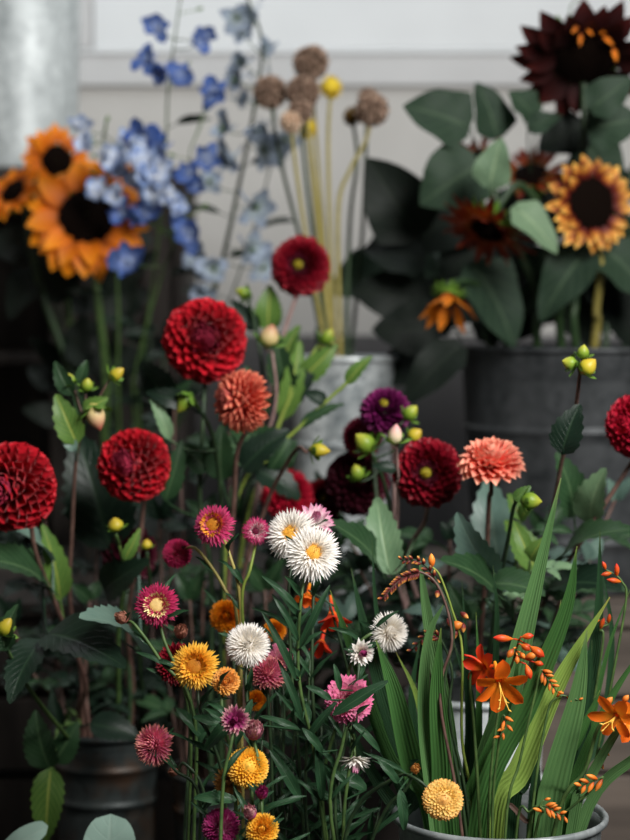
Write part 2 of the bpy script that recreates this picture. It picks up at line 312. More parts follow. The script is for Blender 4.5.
GA = math.pi*(3-math.sqrt(5))
def head(mb, c, n, R, N, th0, th1, L0, L1, W0, W1, curl0=0., curl1=0., r0=0., rd=0., kind='scoop', cup=.9, pw=.6, squash=1., ns=4, nc=2, jit=.05, sag=0., lean=0., l2=None):
    """petals in golden-angle order round the axis n; angles in degrees, lengths as fractions of R"""
    n, a, b = frame(n)
    for k in range(N):
        f = ((k+.5)/N)**pw; th = math.radians(th0+(th1-th0)*f)+U(-jit, jit); ph = k*GA+U(-jit, jit)
        rad = a*math.cos(ph)+b*math.sin(ph)
        tl = th+math.radians(lean+((l2 if l2 is not None else lean)-lean)*f)
        d = n*math.cos(tl)+rad*math.sin(tl); up = n*math.sin(tl)-rad*math.cos(tl)
        base = c+(n*math.cos(th)*squash+rad*math.sin(th))*(r0*R)+rad*(rd*R)*(.6+.4*f)
        L = (L0+(L1-L0)*f)*R*U(.93, 1.07); W = (W0+(W1-W0)*f)*R*U(.9, 1.1)
        dd = V((d.x, d.y, d.z-sag*f)).normalized()
        petal(mb, base, dd, up, L, W, kind, curl0+(curl1-curl0)*f+U(-.12, .12), cup, ns, nc)

def dome(mb, c, n, r, h, N, seed_l, seed_w, bumps=True):
    """rounded disc with florets standing on it"""
    n, a, b = frame(n); rows = []; uvs = []
    for i in range(7):
        q = i/6*math.pi/2; row = []
        for j in range(16):
            p = j/16*2*math.pi; row.append(c+n*(h*math.cos(q))+(a*math.cos(p)+b*math.sin(p))*(r*max(math.sin(q), .02)))
        rows.append(row); uvs.append([(.3, .5)]*16)
    mb.grid(rows, uvs, .4, True)
    if bumps:
        for k in range(N):
            f = math.sqrt((k+.5)/N); ph = k*GA; q = f*math.pi/2*.97
            rad = a*math.cos(ph)+b*math.sin(ph)
            p = c+n*(h*math.cos(q))+rad*(r*math.sin(q))
            petal(mb, p, (n+rad*.35*f).normalized(), -rad, seed_l*U(.7, 1.2), seed_w, 'point', .2, 1.2, 2, 1)

def blob(mb, c, n, L, r, sh=1.0, seg=12, rings=8, rnd=None, tip=.0):
    """bud: body of revolution along n, base at c"""
    n, a, b = frame(n); rows = []; uvs = []; rnd = R_.random() if rnd is None else rnd
    for i in range(rings+1):
        t = i/rings; rr = r*max(math.sin(math.pi*t**sh)**.8 if 0 < t < 1 else 0, .03)
        rows.append([c+n*(L*t)+(a*math.cos(j/seg*2*math.pi)+b*math.sin(j/seg*2*math.pi))*rr for j in range(seg)])
        uvs.append([(t, j/seg) for j in range(seg)])
    mb.grid(rows, uvs, rnd, True)

def smooth_path(pts, seg=6):
    if len(pts) < 3: return [pts[0].lerp(pts[-1], i/seg) for i in range(seg+1)]
    e = [pts[0]*2-pts[1]]+list(pts)+[pts[-1]*2-pts[-2]]; out = []
    for k in range(1, len(e)-2):
        p0, p1, p2, p3 = e[k-1:k+3]
        for i in range(seg):
            t = i/seg
            out.append(.5*((2*p1)+(p2-p0)*t+(2*p0-5*p1+4*p2-p3)*t*t+(3*p1-p0-3*p2+p3)*t**3))
    out.append(pts[-1].copy()); return out

def tube(mb, path, r0, r1, seg=7, rnd=.5, cap=True):
    rows = []; uvs = []; n = len(path); prev = None
    for i, p in enumerate(path):
        t = (path[min(i+1, n-1)]-path[max(i-1, 0)])
        t = t.normalized() if t.length > 1e-9 else V((0, 0, 1))
        a = t.orthogonal().normalized() if prev is None else (prev-t*prev.dot(t)).normalized()
        prev = a; b = t.cross(a); r = r0+(r1-r0)*i/(n-1)
        rows.append([p+(a*math.cos(j/seg*2*math.pi)+b*math.sin(j/seg*2*math.pi))*r for j in range(seg)])
        uvs.append([(i/(n-1), j/seg) for j in range(seg)])
    if cap:
        rows.insert(0, [path[0]+(q-path[0])*.05 for q in rows[0]]); uvs.insert(0, uvs[0])
        rows.append([path[-1]+(q-path[-1])*.05 for q in rows[-1]]); uvs.append(uvs[-1])
    mb.grid(rows, uvs, rnd, True)

def leaf(mb, b, tip, W, kind='ovate', nrm=None, arch=.12, fold=.35, serr=0, ns=12, nc=2, wave=.06, rnd=None, twist=0.):
    """leaf surface from b to tip; serr = teeth per side"""
    L = (tip-b).length; d = (tip-b).normalized(); rnd = R_.random() if rnd is None else rnd
    if nrm is None: nrm = V((U(-.5, .5), -1, U(.0, .9)))
    d, nrm = orth(d, nrm); s0 = d.cross(nrm)
    rows = []; uvs = []; ctrl = (b+tip)/2+nrm*(arch*L)*2
    if serr: ns = serr*2
    ph = U(0, 6)
    for i in range(ns+1):
        t = i/ns
        c = b*(1-t)**2+ctrl*(2*t*(1-t))+tip*t*t
        tg = ((ctrl-b)*(1-t)+(tip-ctrl)*t).normalized()
        nn = (nrm-tg*nrm.dot(tg)).normalized()
        if twist: 
            an = twist*(t-.3); ss = tg.cross(nn); nn = nn*math.cos(an)+ss*math.sin(an)
        s = tg.cross(nn)
        w = W/2*max(prof(kind, t), .025)
        row = []; ur = []
        for j in range(-nc, nc+1):
            q = j/nc; x = w*q
            if serr and abs(j) == nc: x *= (1.0 if i % 2 else .86)
            off = 0
            if serr and abs(j) == nc and i % 2: off = L/ns*.4
            z = abs(q)*fold*w*.8 + wave*w*math.sin(t*11+ph+q*2)*abs(q)
            row.append(c+s*x+nn*z+tg*off); ur.append((t, q*.5+.5))
        rows.append(row); uvs.append(ur)
    mb.grid(rows, uvs, rnd)

def blade(mb, path, W, nrm, pleat=.12, rnd=None, twist=0., kind='blade'):
    rnd = R_.random() if rnd is None else rnd; rows = []; uvs = []; n = len(path)
    for i, p in enumerate(path):
        t = i/(n-1); tg = (path[min(i+1, n-1)]-path[max(i-1, 0)]).normalized()
        nn = (nrm-tg*nrm.dot(tg)).normalized(); an = twist*(t-.5); ss = tg.cross(nn)
        nn = (nn*math.cos(an)+ss*math.sin(an)); s = tg.cross(nn); w = W/2*max(prof(kind, t), .04)
        row = []; ur = []
        for j in range(-4, 5):
            q = j/4; row.append(p+s*(w*q)+nn*(w*pleat*(1 if j % 2 else -1)+(.35*w*(1-abs(q)))*(-1))); ur.append((t, q*.5+.5))
        rows.append(row); uvs.append(ur)
    mb.grid(rows, uvs, rnd)

def tag(o, label, cat, group=None):
    o['label'] = label; o['category'] = cat
    if group: o['group'] = group

def struct(o): o['kind'] = 'structure'; return o

def box(mb, x0, x1, y0, y1, z0, z1):
    b = len(mb.v)
    for x in (x0, x1):
        for y in (y0, y1):
            for z in (z0, z1): mb.v.append(V((x, y, z))); mb.uv.append((0, 0)); mb.r.append(.5)
    for f in ((0, 1, 3, 2), (4, 6, 7, 5), (0, 4, 5, 1), (2, 3, 7, 6), (0, 2, 6, 4), (1, 5, 7, 3)): mb.f.append(tuple(b+i for i in f))

def boxobj(name, dims, mat, parent=None, origin=None, bev=.003):
    m = MB(); box(m, *dims); org = origin if origin is not None else V(((dims[0]+dims[1])/2, (dims[2]+dims[3])/2, dims[4]))
    o = m.build(name, mat, parent, org, smooth=False)
    if bev:
        b = o.modifiers.new('bevel', 'BEVEL'); b.width = bev; b.segments = 2
    return o

# ------------------------------------------------------------ the room
WY = 4.0
FL = struct(boxobj('floor', (-2.2, 2.2, -.6, WY, -.05, 0), 'floor', bev=0))
ZW = P(315, 335, WY).z
Z1 = P(315, 87, WY).z; Z2 = P(315, 52, WY).z
struct(boxobj('wall_back', (-2.2, 2.2, WY, WY+.12, 0, 2.6), 'wall', bev=0))
struct(boxobj('trim_1', (-2.2, 2.2, WY-.014, WY-.001, Z1, Z2), 'trimgrey', bev=.005))
struct(boxobj('trim_2', (-2.2, 2.2, WY-.020, WY-.0145, Z2-.006, Z2+.004), 'wall_up', bev=.003))
x85 = P(80, 30, WY).x; x93 = P(93, 30, WY).x
struct(boxobj('trim_3', (x85, x93, WY-.022, WY-.001, Z2+.005, 2.3), 'trimgrey', bev=.003))
struct(boxobj('wall_panel', (x93+.002, 2.15, WY-.012, WY-.001, Z2+.005, 2.3), 'wall_up', bev=.002))
struct(boxobj('wall_panel', (-2.15, x85-.002, WY-.012, WY-.001, Z2+.005, 2.3), 'wall_up', bev=.002))
struct(boxobj('wall_shade_back', (-2.2, 2.2, WY-.03, WY-.001, 0, ZW), 'wall_shade', bev=.003))  # added panel, its dark grey stands for shade on the lower wall
struct(boxobj('wall_left', (-2.32, -2.2, -.6, WY, 0, 2.6), 'wall', bev=0))

# ------------------------------------------------------------ buckets
class Bucket:
    def __init__(s, label, cx, y, r, zr, zb, mat, rb=None, bands=(), handle=False, name='metal_bucket', cat='bucket'):
        s.c = V((cx, y, zb)); s.r = r; s.zr = zr; s.zb = zb; s.rb = rb or r*.8
        e = bpy.data.objects.new(name, None); COL.objects.link(e); e.location = s.c; tag(e, label, cat); s.e = e
        h = zr-zb; pr = [(0.0005, .006), (s.rb-.004, .006), (s.rb, 0.0), (s.rb+.002, .004)]
        n = 26
        for i in range(1, n+1):
            z = .004+(h-.010)*i/n; rr = s.rb+(r-.003-s.rb)*(z/h)
            pr.append((rr, z))
            for bz in bands:
                if abs(z/h-bz) < .5/n: pr += [(rr+.003, z+.002), (rr+.004, z+.005), (rr+.003, z+.008), (rr+.0005, z+.010)]
        pr += [(r, h-.008), (r+.003, h-.006), (r+.0035, h-.002), (r+.001, h+.001), (r-.002, h-.001), (r-.003, h-.006)]
        pr += [(s.rb-.002, .010), (0.0005, .010)]
        rows = [[s.c+V((a*math.cos(j/56*2*math.pi), a*math.sin(j/56*2*math.pi), z)) for j in range(56)] for a, z in pr]
        m = MB(); m.grid(rows, [[(0, 0)]*56 for _ in pr], .5, True); m.build('body', mat, e, s.c)
        wz = h*.80; wr = s.rb+(r-s.rb)*.80-.006; m = MB()
        rows = [[s.c+V((a*math.cos(j/40*2*math.pi), a*math.sin(j/40*2*math.pi), wz)) for j in range(40)] for a in (.0005, wr*.5, wr)]
        m.grid(rows, [[(0, 0)]*40]*3, .5, True); m.build('water', 'water', e, s.c)
        if handle:
            m = MB(); pts = []
            for i in range(17):
                a = math.pi*i/16; pts.append(s.c+V((-(r+.006)*math.cos(a), -.02-(r*.95)*math.sin(a)*.55, h-.03-(.9*r)*math.sin(a)*.8)))
            tube(m, pts, .0025, .0025); m.build('handle', mat, e, s.c)
            for sg in (-1, 1):
                m = MB(); blob(m, s.c+V((sg*(r-.001), -.012, h-.045)), V((0, 0, 1)), .035, .011); m.build('handle_lug', mat, e, s.c)
    def root(s, tgt, spread=.6):
        """stem start on the bucket's bottom and the place where it crosses the rim, on the side of tgt"""
        m_ = s.r*.74; vx = max(-m_, min(m_, tgt.x-s.c.x)); my = math.sqrt(max(0, m_*m_-vx*vx)); vy = max(-my, min(my, tgt.y-s.c.y))
        vx = max(-m_, min(m_, tgt.x*(s.c.y+vy)/tgt.y-s.c.x)); v = V((vx, vy, 0)); k = v.length/m_; dn = v.normalized() if k > 1e-6 else V((1, 0, 0))
        rim = s.c+v+V((U(-.04, .04)*s.r, U(-.04, .04)*s.r, s.zr-s.zb))
        base = s.c-dn*(s.rb*.35*k)+V((U(-.3, .3)*s.rb, U(-.3, .3)*s.rb, .014))
        return base, rim

def bx(px, d): return (px-315)/F*d
ZB = .40
bk_front = Bucket('pale galvanized bucket holding the orange montbretia at the front right', bx(502, 2.0), 2.0, .106, P(502, 812, 2.0).z, .0, 'zinc_front', rb=.085)
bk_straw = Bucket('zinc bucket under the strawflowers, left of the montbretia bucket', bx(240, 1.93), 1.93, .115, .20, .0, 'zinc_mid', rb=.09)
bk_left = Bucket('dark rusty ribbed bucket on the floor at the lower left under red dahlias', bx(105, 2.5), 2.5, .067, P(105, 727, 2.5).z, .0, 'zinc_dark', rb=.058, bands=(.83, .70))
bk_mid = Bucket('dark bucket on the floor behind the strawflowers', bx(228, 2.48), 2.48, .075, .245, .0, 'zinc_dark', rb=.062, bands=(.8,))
bk_right = Bucket('pale zinc bucket of dahlias standing behind the montbretia leaves', bx(478, 2.42), 2.42, .085, P(478, 690, 2.42).z, .0, 'zinc_pale', rb=.07, bands=(.7,))
bk_pods = Bucket('bright tall zinc bucket holding scabiosa pods and yellow globe flowers', bx(343, 3.0), 3.0, .080, P(343, 356, 3.0).z, ZB, 'zinc', rb=.066, bands=(.62,))
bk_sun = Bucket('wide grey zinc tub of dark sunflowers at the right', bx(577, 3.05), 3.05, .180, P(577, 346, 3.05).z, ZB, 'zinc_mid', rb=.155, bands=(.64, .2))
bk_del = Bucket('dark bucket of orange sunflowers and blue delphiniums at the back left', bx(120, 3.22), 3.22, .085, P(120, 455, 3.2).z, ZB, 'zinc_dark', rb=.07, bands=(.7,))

# bench under the rear buckets
be = bpy.data.objects.new('wooden_bench', None); COL.objects.link(be); be.location = (0, 3.1, 0)
tag(be, 'low weathered wooden bench under the rear buckets', 'bench')
BO = V((0, 3.1, 0))
for i in range(4): boxobj('top_board', (.165, 1.3, 2.80+i*.175, 2.97+i*.175, ZB-.03, ZB), 'wood_grey', be, BO)
for i in range(3): boxobj('front_board', (.175, 1.28, 2.81, 2.835, .055+i*.108, .155+i*.108), 'wood_grey', be, BO)
for x in (.21, .7, 1.25):
    for y in (2.86, 3.44): boxobj('leg', (x-.025, x+.025, y-.02, y+.02, 0, ZB-.031), 'wood_grey', be, BO)

cr = bpy.data.objects.new('shade_crate', None); COL.objects.link(cr); cr.location = (-.5, 3.1, 0)  # added in dark wood to stand for shade below the left rear flowers
tag(cr, 'added low dark crate standing for shade under the flowers at the back left', 'crate')
CRO = V((-.5, 3.1, 0))
boxobj('lid', (-.9, .155, 2.84, 3.5, ZB-.02, ZB), 'wood_dark', cr, CRO)
for i in range(3): boxobj('slat', (-.89, .145, 2.87, 2.885, .03+i*.12, .135+i*.12), 'wood_dark', cr, CRO)
for x in (-.87, .125): boxobj('post', (x-.015, x+.015, 2.886, 2.91, 0, ZB-.021), 'wood_dark', cr, CRO); boxobj('post', (x-.015, x+.015, 3.46, 3.49, 0, ZB-.021), 'wood_dark', cr, CRO)
for x in (-.88, .135): boxobj('side_panel', (x-.006, x+.006, 2.912, 3.455, .02, ZB-.021), 'wood_dark', cr, CRO)

# dark cupboard with the pale bucket on it
cb = bpy.data.objects.new('wooden_cabinet', None); COL.objects.link(cb)
CO = V((-.52, 3.72, 0)); cb.location = CO
tag(cb, 'tall dark plank cabinet with open shelves behind the orange sunflowers', 'cabinet')
ztop = P(40, 168, 3.55).z; xr = bx(186, 3.55); xl = -1.0; xm = bx(48, 3.55)
boxobj('top', (xl, xr, 3.54, 3.92, ztop-.035, ztop), 'wood_dark', cb, CO)
boxobj('back_panel', (xl, xr-.01, 3.90, 3.915, 0.02, ztop-.036), 'wood_dark', cb, CO, 0)
boxobj('side_panel', (xr-.022, xr-.002, 3.56, 3.898, 0, ztop-.036), 'wood_dark', cb, CO)
boxobj('side_panel', (xl, xl+.02, 3.56, 3.898, 0, ztop-.036), 'wood_dark', cb, CO)
for z in (.45, .72): boxobj('shelf', (xl+.021, xm-.002, 3.57, 3.898, z, z+.02), 'wood_dark', cb, CO)
n = 4; w = (xr-.024-xm)/n
for i in range(n): boxobj('door_plank', (xm+i*w+.003, xm+(i+1)*w-.003, 3.555+.006*(i % 2), 3.575, .03, ztop-.04), 'wood_dark', cb, CO)
bk_top = Bucket('big pale galvanized bucket standing on the dark cabinet at the top left', bx(22, 3.64), 3.66, .112, ztop+.34, ztop+.0005, 'zinc_pale', rb=.100, handle=False)

# ------------------------------------------------------------ plants
class Plant:
    def __init__(s, name, label, cat, base, group=None):
        s.o = bpy.data.objects.new(name, None); COL.objects.link(s.o); s.o.location = base; tag(s.o, label, cat, group); s.b = base.copy(); s.path = None
    def part(s, name, mb, mat, parent=None): return mb.build(name, mat, parent or s.o, s.b)
    def stem(s, pts, r0, r1, mat='stem_brown', name='stem'):
        p = smooth_path(pts); m = MB(); tube(m, p, r0, r1); o = s.part(name, m, mat)
        if s.path is None: s.path = p
        return o
    def near(s, q, down=.02):
        return min(s.path, key=lambda a: (a-q-V((0, 0, -down))).length)

def W(a, d):
    """pixel way points (px, py[, depth])"""
    return [P(q[0], q[1], q[2] if len(q) > 2 else d) for q in a]

def xleaf(pl, base, tip, w, mat='leaf', kind='ovate', serr=8, nrm=None, arch=.10, fold=.35, petiole=True, ps='stem_dark', wave=.06, name='leaf'):
    m = MB(); leaf(m, base, tip, w, kind, nrm, arch, fold, serr, wave=wave)
    if petiole and pl.path:
        q = pl.near(base, .03); d = (base-q)
        if d.length > .004:
            mid = (q+base)/2-V((0, 0, d.length*.12)); tube(m, smooth_path([q, mid, base, base.lerp(tip, .25)], 3), .0016, .001, 5)
    return pl.part(name, m, mat)

def compound(pl, q, d, L, mat, n=3, w=.5, droop=.35):
    """dahlia leaf: petiole with a pair or two of toothed leaflets and one at the end"""
    m = MB(); d = d.normalized(); e = q+d*L*.5+V((0, 0, -droop*.1*L)); tip = q+d*L-V((0, 0, droop*L*.5))
    tube(m, smooth_path([q, q.lerp(e, .5)+V((0, 0, .05*L)), e], 3), .0017, .0011, 5)
    nr = V((U(-.35, .35), -.55, 1)) if d.z < .6 else V((U(-.4, .4), -1, .3))
    leaf(m, e, tip, L*w*.62, 'ovate', nr, .10, .3, 6)
    sd = d.cross(nr).normalized()
    if n > 1:
        for sg in (-1, 1):
            b2 = q.lerp(e, .75); t2 = b2+(d*.45+sd*sg*.7).normalized()*L*.40-V((0, 0, droop*L*.2))
            leaf(m, b2, t2, L*w*.40, 'ovate', nr, .10, .3, 5)
    return pl.part('leaf', m, mat)

def leafy(bk, tops, label, group, mats, nl=6, Lr=(.06, .10), name='dahlia', cat='dahlia', stemm='stem_brown'):
    for (px, py, d) in tops:
        t = P(px, py, d); b, r = bk.root(t); pl = Plant(name, label, cat, b, group)
        mid = r.lerp(t, .5)+V((U(-.01, .01), U(-.01, .01), 0))
        pl.stem([b, r, mid, t], .0032, .0018, stemm)
        pts = [p for p in pl.path if p.z > bk.zr+.02] or pl.path[-2:]
        for k in range(nl):
            q = pts[int((len(pts)-1)*(k+.6)/nl)]; ph = k*GA*1.0+U(0, 1)
            dr = V((math.cos(ph), math.sin(ph)*.8, U(.1, .6)))
            compound(pl, q, dr, U(*Lr), R_.choice(mats))
        m = MB()
        for sg in (-1, 1): leaf(m, t, t+V((sg*U(.01, .03), U(-.02, .02), U(.02, .045))), .02, 'ovate', None, .1, .4, 5)
        pl.part('leaf', m, R_.choice(mats))

# ---- heads
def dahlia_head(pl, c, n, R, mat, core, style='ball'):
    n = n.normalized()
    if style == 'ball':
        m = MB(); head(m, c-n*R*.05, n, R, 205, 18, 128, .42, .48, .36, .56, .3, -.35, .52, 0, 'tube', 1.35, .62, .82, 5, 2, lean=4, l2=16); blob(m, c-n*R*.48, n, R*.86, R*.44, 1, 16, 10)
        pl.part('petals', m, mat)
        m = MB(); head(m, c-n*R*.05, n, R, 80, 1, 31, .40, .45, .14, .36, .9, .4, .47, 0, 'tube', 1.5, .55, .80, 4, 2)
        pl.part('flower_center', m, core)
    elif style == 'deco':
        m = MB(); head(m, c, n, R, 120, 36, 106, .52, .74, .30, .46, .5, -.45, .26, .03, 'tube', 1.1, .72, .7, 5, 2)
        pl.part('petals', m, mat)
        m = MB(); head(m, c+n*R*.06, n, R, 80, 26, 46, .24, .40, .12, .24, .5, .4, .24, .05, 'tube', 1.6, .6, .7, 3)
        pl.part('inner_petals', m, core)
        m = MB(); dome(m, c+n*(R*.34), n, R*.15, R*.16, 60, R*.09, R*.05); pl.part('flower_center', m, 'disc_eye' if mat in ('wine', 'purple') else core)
    elif style == 'cone':
        m = MB(); head(m, c, n, R, 170, 26, 122, .44, .54, .24, .34, .3, -.2, .48, 0, 'tube', 1.5, .62, .85, 5, 2); blob(m, c-n*R*.5, n, R*.86, R*.42, 1, 16, 10)
        pl.part('petals', m, mat)
        m = MB(); head(m, c, n, R, 90, 0, 30, .36, .42, .12, .24, .4, .3, .46, 0, 'tube', 1.6, .6, .85, 3)
        pl.part('flower_center', m, core)
    elif style == 'umbel':
        m = MB(); head(m, c-n*R*.1, n, R, 120, 0, 98, .50, .74, .26, .46, .7, -.15, .26, 0, 'scoop', 1.2, .62, .5, 5, 2, sag=.1)
        pl.part('petals', m, mat)
    m = MB(); head(m, c-n*(R*.30), n, R, 9, 80, 112, .42, .5, .2, .2, -.3, -.5, .02, .04, 'scoop', .5, 1)
    blob(m, c-n*(R*.60), n, R*.4, R*.2)
    pl.part('calyx', m, 'sepal')

def bud(pl, c, n, L, r, mat, sep='sepal', nsep=6, parent=None, opn=75):
    L *= .9; r *= .88; m = MB(); blob(m, c, n, L, r, .9); o = pl.part('bud', m, mat, parent)
    m = MB(); n = n.normalized()
    head(m, c+n*(L*.12), n, L, nsep, opn-15, opn+20, .62, .72, .36, .42, .3, .7, .05, .06, 'scoop', .6, 1, ns=5)
    pl.part('sepals', m, sep, o); return o

def face(fx, fz): return V((fx, -1, fz)).normalized()

# ---------------- dahlias
# label, px, py, depth, radius px, facing, petals, core, style, bucket, way points, stem material
DA = [
 ('big round red dahlia with a dusky centre, above the salmon one at the left', 205, 340, 2.42, 44, (.04, .10), 'red', 'red_core', 'ball', bk_mid, [(203, 420), (200, 500), (212, 590)], 'stem_dark'),
 ('round red dahlia left of centre, below the big red one, with pinkish centre', 133, 465, 2.32, 39, (-.35, .18), 'red', 'red_core', 'ball', bk_left, [(140, 540), (128, 620)], 'stem_brown'),
 ('scarlet round dahlia cut off by the left edge', 11, 487, 2.22, 47, (-.42, .02), 'red', 'red_core', 'ball', bk_left, [(35, 550), (58, 610), (85, 680)], 'stem_brown'),
 ('dark red dahlia with a yellow eye, standing below the brown scabiosa pods', 300, 266, 2.68, 32, (-.12, .10), 'wine', 'wine_core', 'deco', bk_mid, [(285, 330), (268, 400), (262, 480), (240, 600)], 'stem_pink'),
 ('dark red dahlia with a yellow eye and broad petals, right of centre', 427, 473, 2.28, 37, (-.12, .10), 'wine', 'wine_core', 'deco', bk_right, [(425, 520), (408, 560), (430, 640)], 'stem_pink'),
 ('salmon pompon dahlia turned to the left, just below the big red dahlia', 242, 401, 2.30, 33, (-1.7, .15), 'salmon', 'salmon_core', 'cone', bk_mid, [(239, 445), (234, 500), (228, 600)], 'stem_brown'),
 ('pale salmon dahlia seen from the side, facing up on a straight brown stem', 491, 461, 2.20, 36, (-.12, 2.4), 'peach', 'salmon_core', 'umbel', bk_right, [(489, 500), (486, 570), (480, 650)], 'stem_brown'),
 ('small dark purple dahlia above the dark red ones at the centre', 385, 410, 2.40, 27, (-.15, .9), 'purple', 'purple', 'deco', bk_right, [(394, 455), (397, 560), (420, 650)], 'stem_pink'),
 ('dusky rose dahlia half hidden below the purple one', 362, 437, 2.46, 22, (-.9, .3), 'rose', 'wine_core', 'cone', bk_right, [(380, 520), (410, 640)], 'stem_dark'),
 ('blurred red dahlia low down behind the white strawflowers', 287, 494, 2.52, 28, (-.2, .6), 'crimson', 'wine_core', 'deco', bk_mid, [(280, 560), (262, 640)], 'stem_brown'),
 ('dusky maroon dahlia with a pale eye between the red and the near black one', 322, 500, 2.56, 23, (.05, .35), 'wine', 'wine_core', 'deco', bk_mid, [(310, 560), (280, 650)], 'stem_dark'),
 ('near black dahlia behind the pale leaf at the centre', 357, 483, 2.50, 34, (.1, .2), 'maroon', 'maroon', 'ball', bk_right, [(380, 540), (420, 650)], 'stem_dark'),
 ('crimson ball dahlia cut off by the right edge', 636, 426, 2.25, 34, (-.75, .1), 'crimson', 'crimson', 'ball', bk_right, [(595, 520), (545, 600), (505, 680)], 'stem_brown'),
 ('dark maroon dahlia in deep shade below the yellow bud on the left', 130, 555, 2.45, 30, (.1, -.1), 'maroon', 'maroon', 'umbel', bk_left, [(126, 620)], 'stem_dark'),
]
dp = {}
for lab, px, py, d, r, fc, mt, core, sty, bk, wp, sm in DA:
    c = P(px, py, d); n = face(*fc); R = r*d/F; 
    b, rim = bk.root(P(*wp[-1], d) if wp else c)
    pl = Plant('dahlia', lab, 'dahlia', b)
    depth_end = rim.y
    pts = [c-n*R*.45, c-n*R*.75-V((0, 0, R*.25))]
    for i, q in enumerate(wp): pts.append(P(q[0], q[1], d+(depth_end-d)*(i+1)/(len(wp)+1)))
    pts += [rim, b]; pts.reverse()
    pl.stem(pts, .0036, .0024, sm)
    dahlia_head(pl, c, n, R, mt, core, sty)
    dp[(px, py)] = pl

def D(px, py): return dp[(px, py)]
def LX(pl, b, t, w, d, d2=None, **k):
    return xleaf(pl, P(*b, d), P(*t, d2 if d2 else d), w*d/F, **k)

# leaves and buds carried by the dahlia stems
LX(D(427, 473), (390, 574), (377, 497), 40, 2.24, 2.28, mat='leaf_light', nrm=V((-.2, -1, .5)))
LX(D(427, 473), (386, 578), (324, 520), 42, 2.26, 2.20, mat='leaf', nrm=V((.1, -.8, .9)))
LX(D(491, 461), (493, 572), (457, 512), 42, 2.20, 2.16, mat='leaf_grey', nrm=V((-.6, -1, .5)))
LX(D(491, 461), (500, 575), (488, 478), 52, 2.34, 2.38, mat='leaf_grey', nrm=V((-.2, -1, .4)))
LX(D(491, 461), (505, 612), (440, 560), 56, 2.22, 2.12, mat='leaf', nrm=V((0, -.8, .8)))
LX(D(491, 461), (488, 585), (545, 596), 46, 2.20, 2.16, mat='leaf', nrm=V((.2, -.7, .9)))
LX(D(636, 426), (590, 525), (606, 468), 42, 2.30, 2.26, mat='leaf_light', nrm=V((-.4, -1, .7)))
LX(D(636, 426), (574, 516), (556, 452), 40, 2.32, 2.30, mat='leaf', nrm=V((.4, -1, .2)))
LX(D(636, 426), (560, 560), (632, 530), 52, 2.28, 2.2, mat='leaf', nrm=V((0, -.7, 1)))
LX(D(636, 426), (548, 590), (622, 590), 56, 2.26, 2.2, mat='leaf_dark', nrm=V((0, -.6, 1)))
LX(D(636, 426), (535, 570), (505, 520), 34, 2.28, 2.3, mat='leaf_yel', nrm=V((0, -.8, .8)))
LX(D(385, 410), (398, 380), (455, 352), 0.1, 2.4, mat='leaf') if False else None
LX(D(133, 465), (110, 548), (76, 432), 74, 2.44, 2.46, mat='leaf_dark', nrm=V((.2, -1, .15)), serr=10)
LX(D(11, 487), (50, 590), (-22, 560), 64, 2.30, 2.2, mat='leaf', nrm=V((0, -.8, .8)), serr=9)
LX(D(11, 487), (52, 560), (8, 528), 40, 2.34, 2.3, mat='leaf_grey', nrm=V((-.2, -.6, 1)), serr=7)
LX(D(11, 487), (60, 600), (42, 524), 30, 2.36, 2.34, mat='leaf_yel', nrm=V((.5, -1, .3)), serr=7)
LX(D(133, 465), (142, 652), (79, 618), 58, 2.16, 2.06, mat='leaf_grey', nrm=V((0, -.75, .9)), serr=9)
LX(D(133, 465), (104, 590), (150, 560), 40, 2.36, 2.3, mat='leaf_dark', serr=8)
LX(D(11, 487), (45, 640), (10, 704), 44, 2.18, 2.1, mat='leaf_dark', nrm=V((-.3, -1, .4)), serr=9)
LX(D(11, 487), (48, 634), (126, 668), 58, 2.18, 2.1, mat='leaf_dark', nrm=V((0, -.8, .8)), serr=9)
LX(D(205, 340), (168, 400), (140, 362), 40, 2.5, mat='leaf_dark')
LX(D(205, 340), (208, 470), (180, 445), 30, 2.4, mat='leaf')
LX(D(242, 401), (222, 480), (222, 425), 34, 2.40, mat='leaf', nrm=V((-.2, -1, .4)))
LX(D(242, 401), (242, 470), (290, 430), 36, 2.42, mat='leaf_dark')
LX(D(300, 266), (268, 330), (270, 285), 30, 2.7, mat='leaf_yel', nrm=V((0, -1, .5)))
LX(D(300, 266), (276, 385), (300, 325), 30, 2.62, mat='leaf_yel', nrm=V((-.5, -1, .2)))

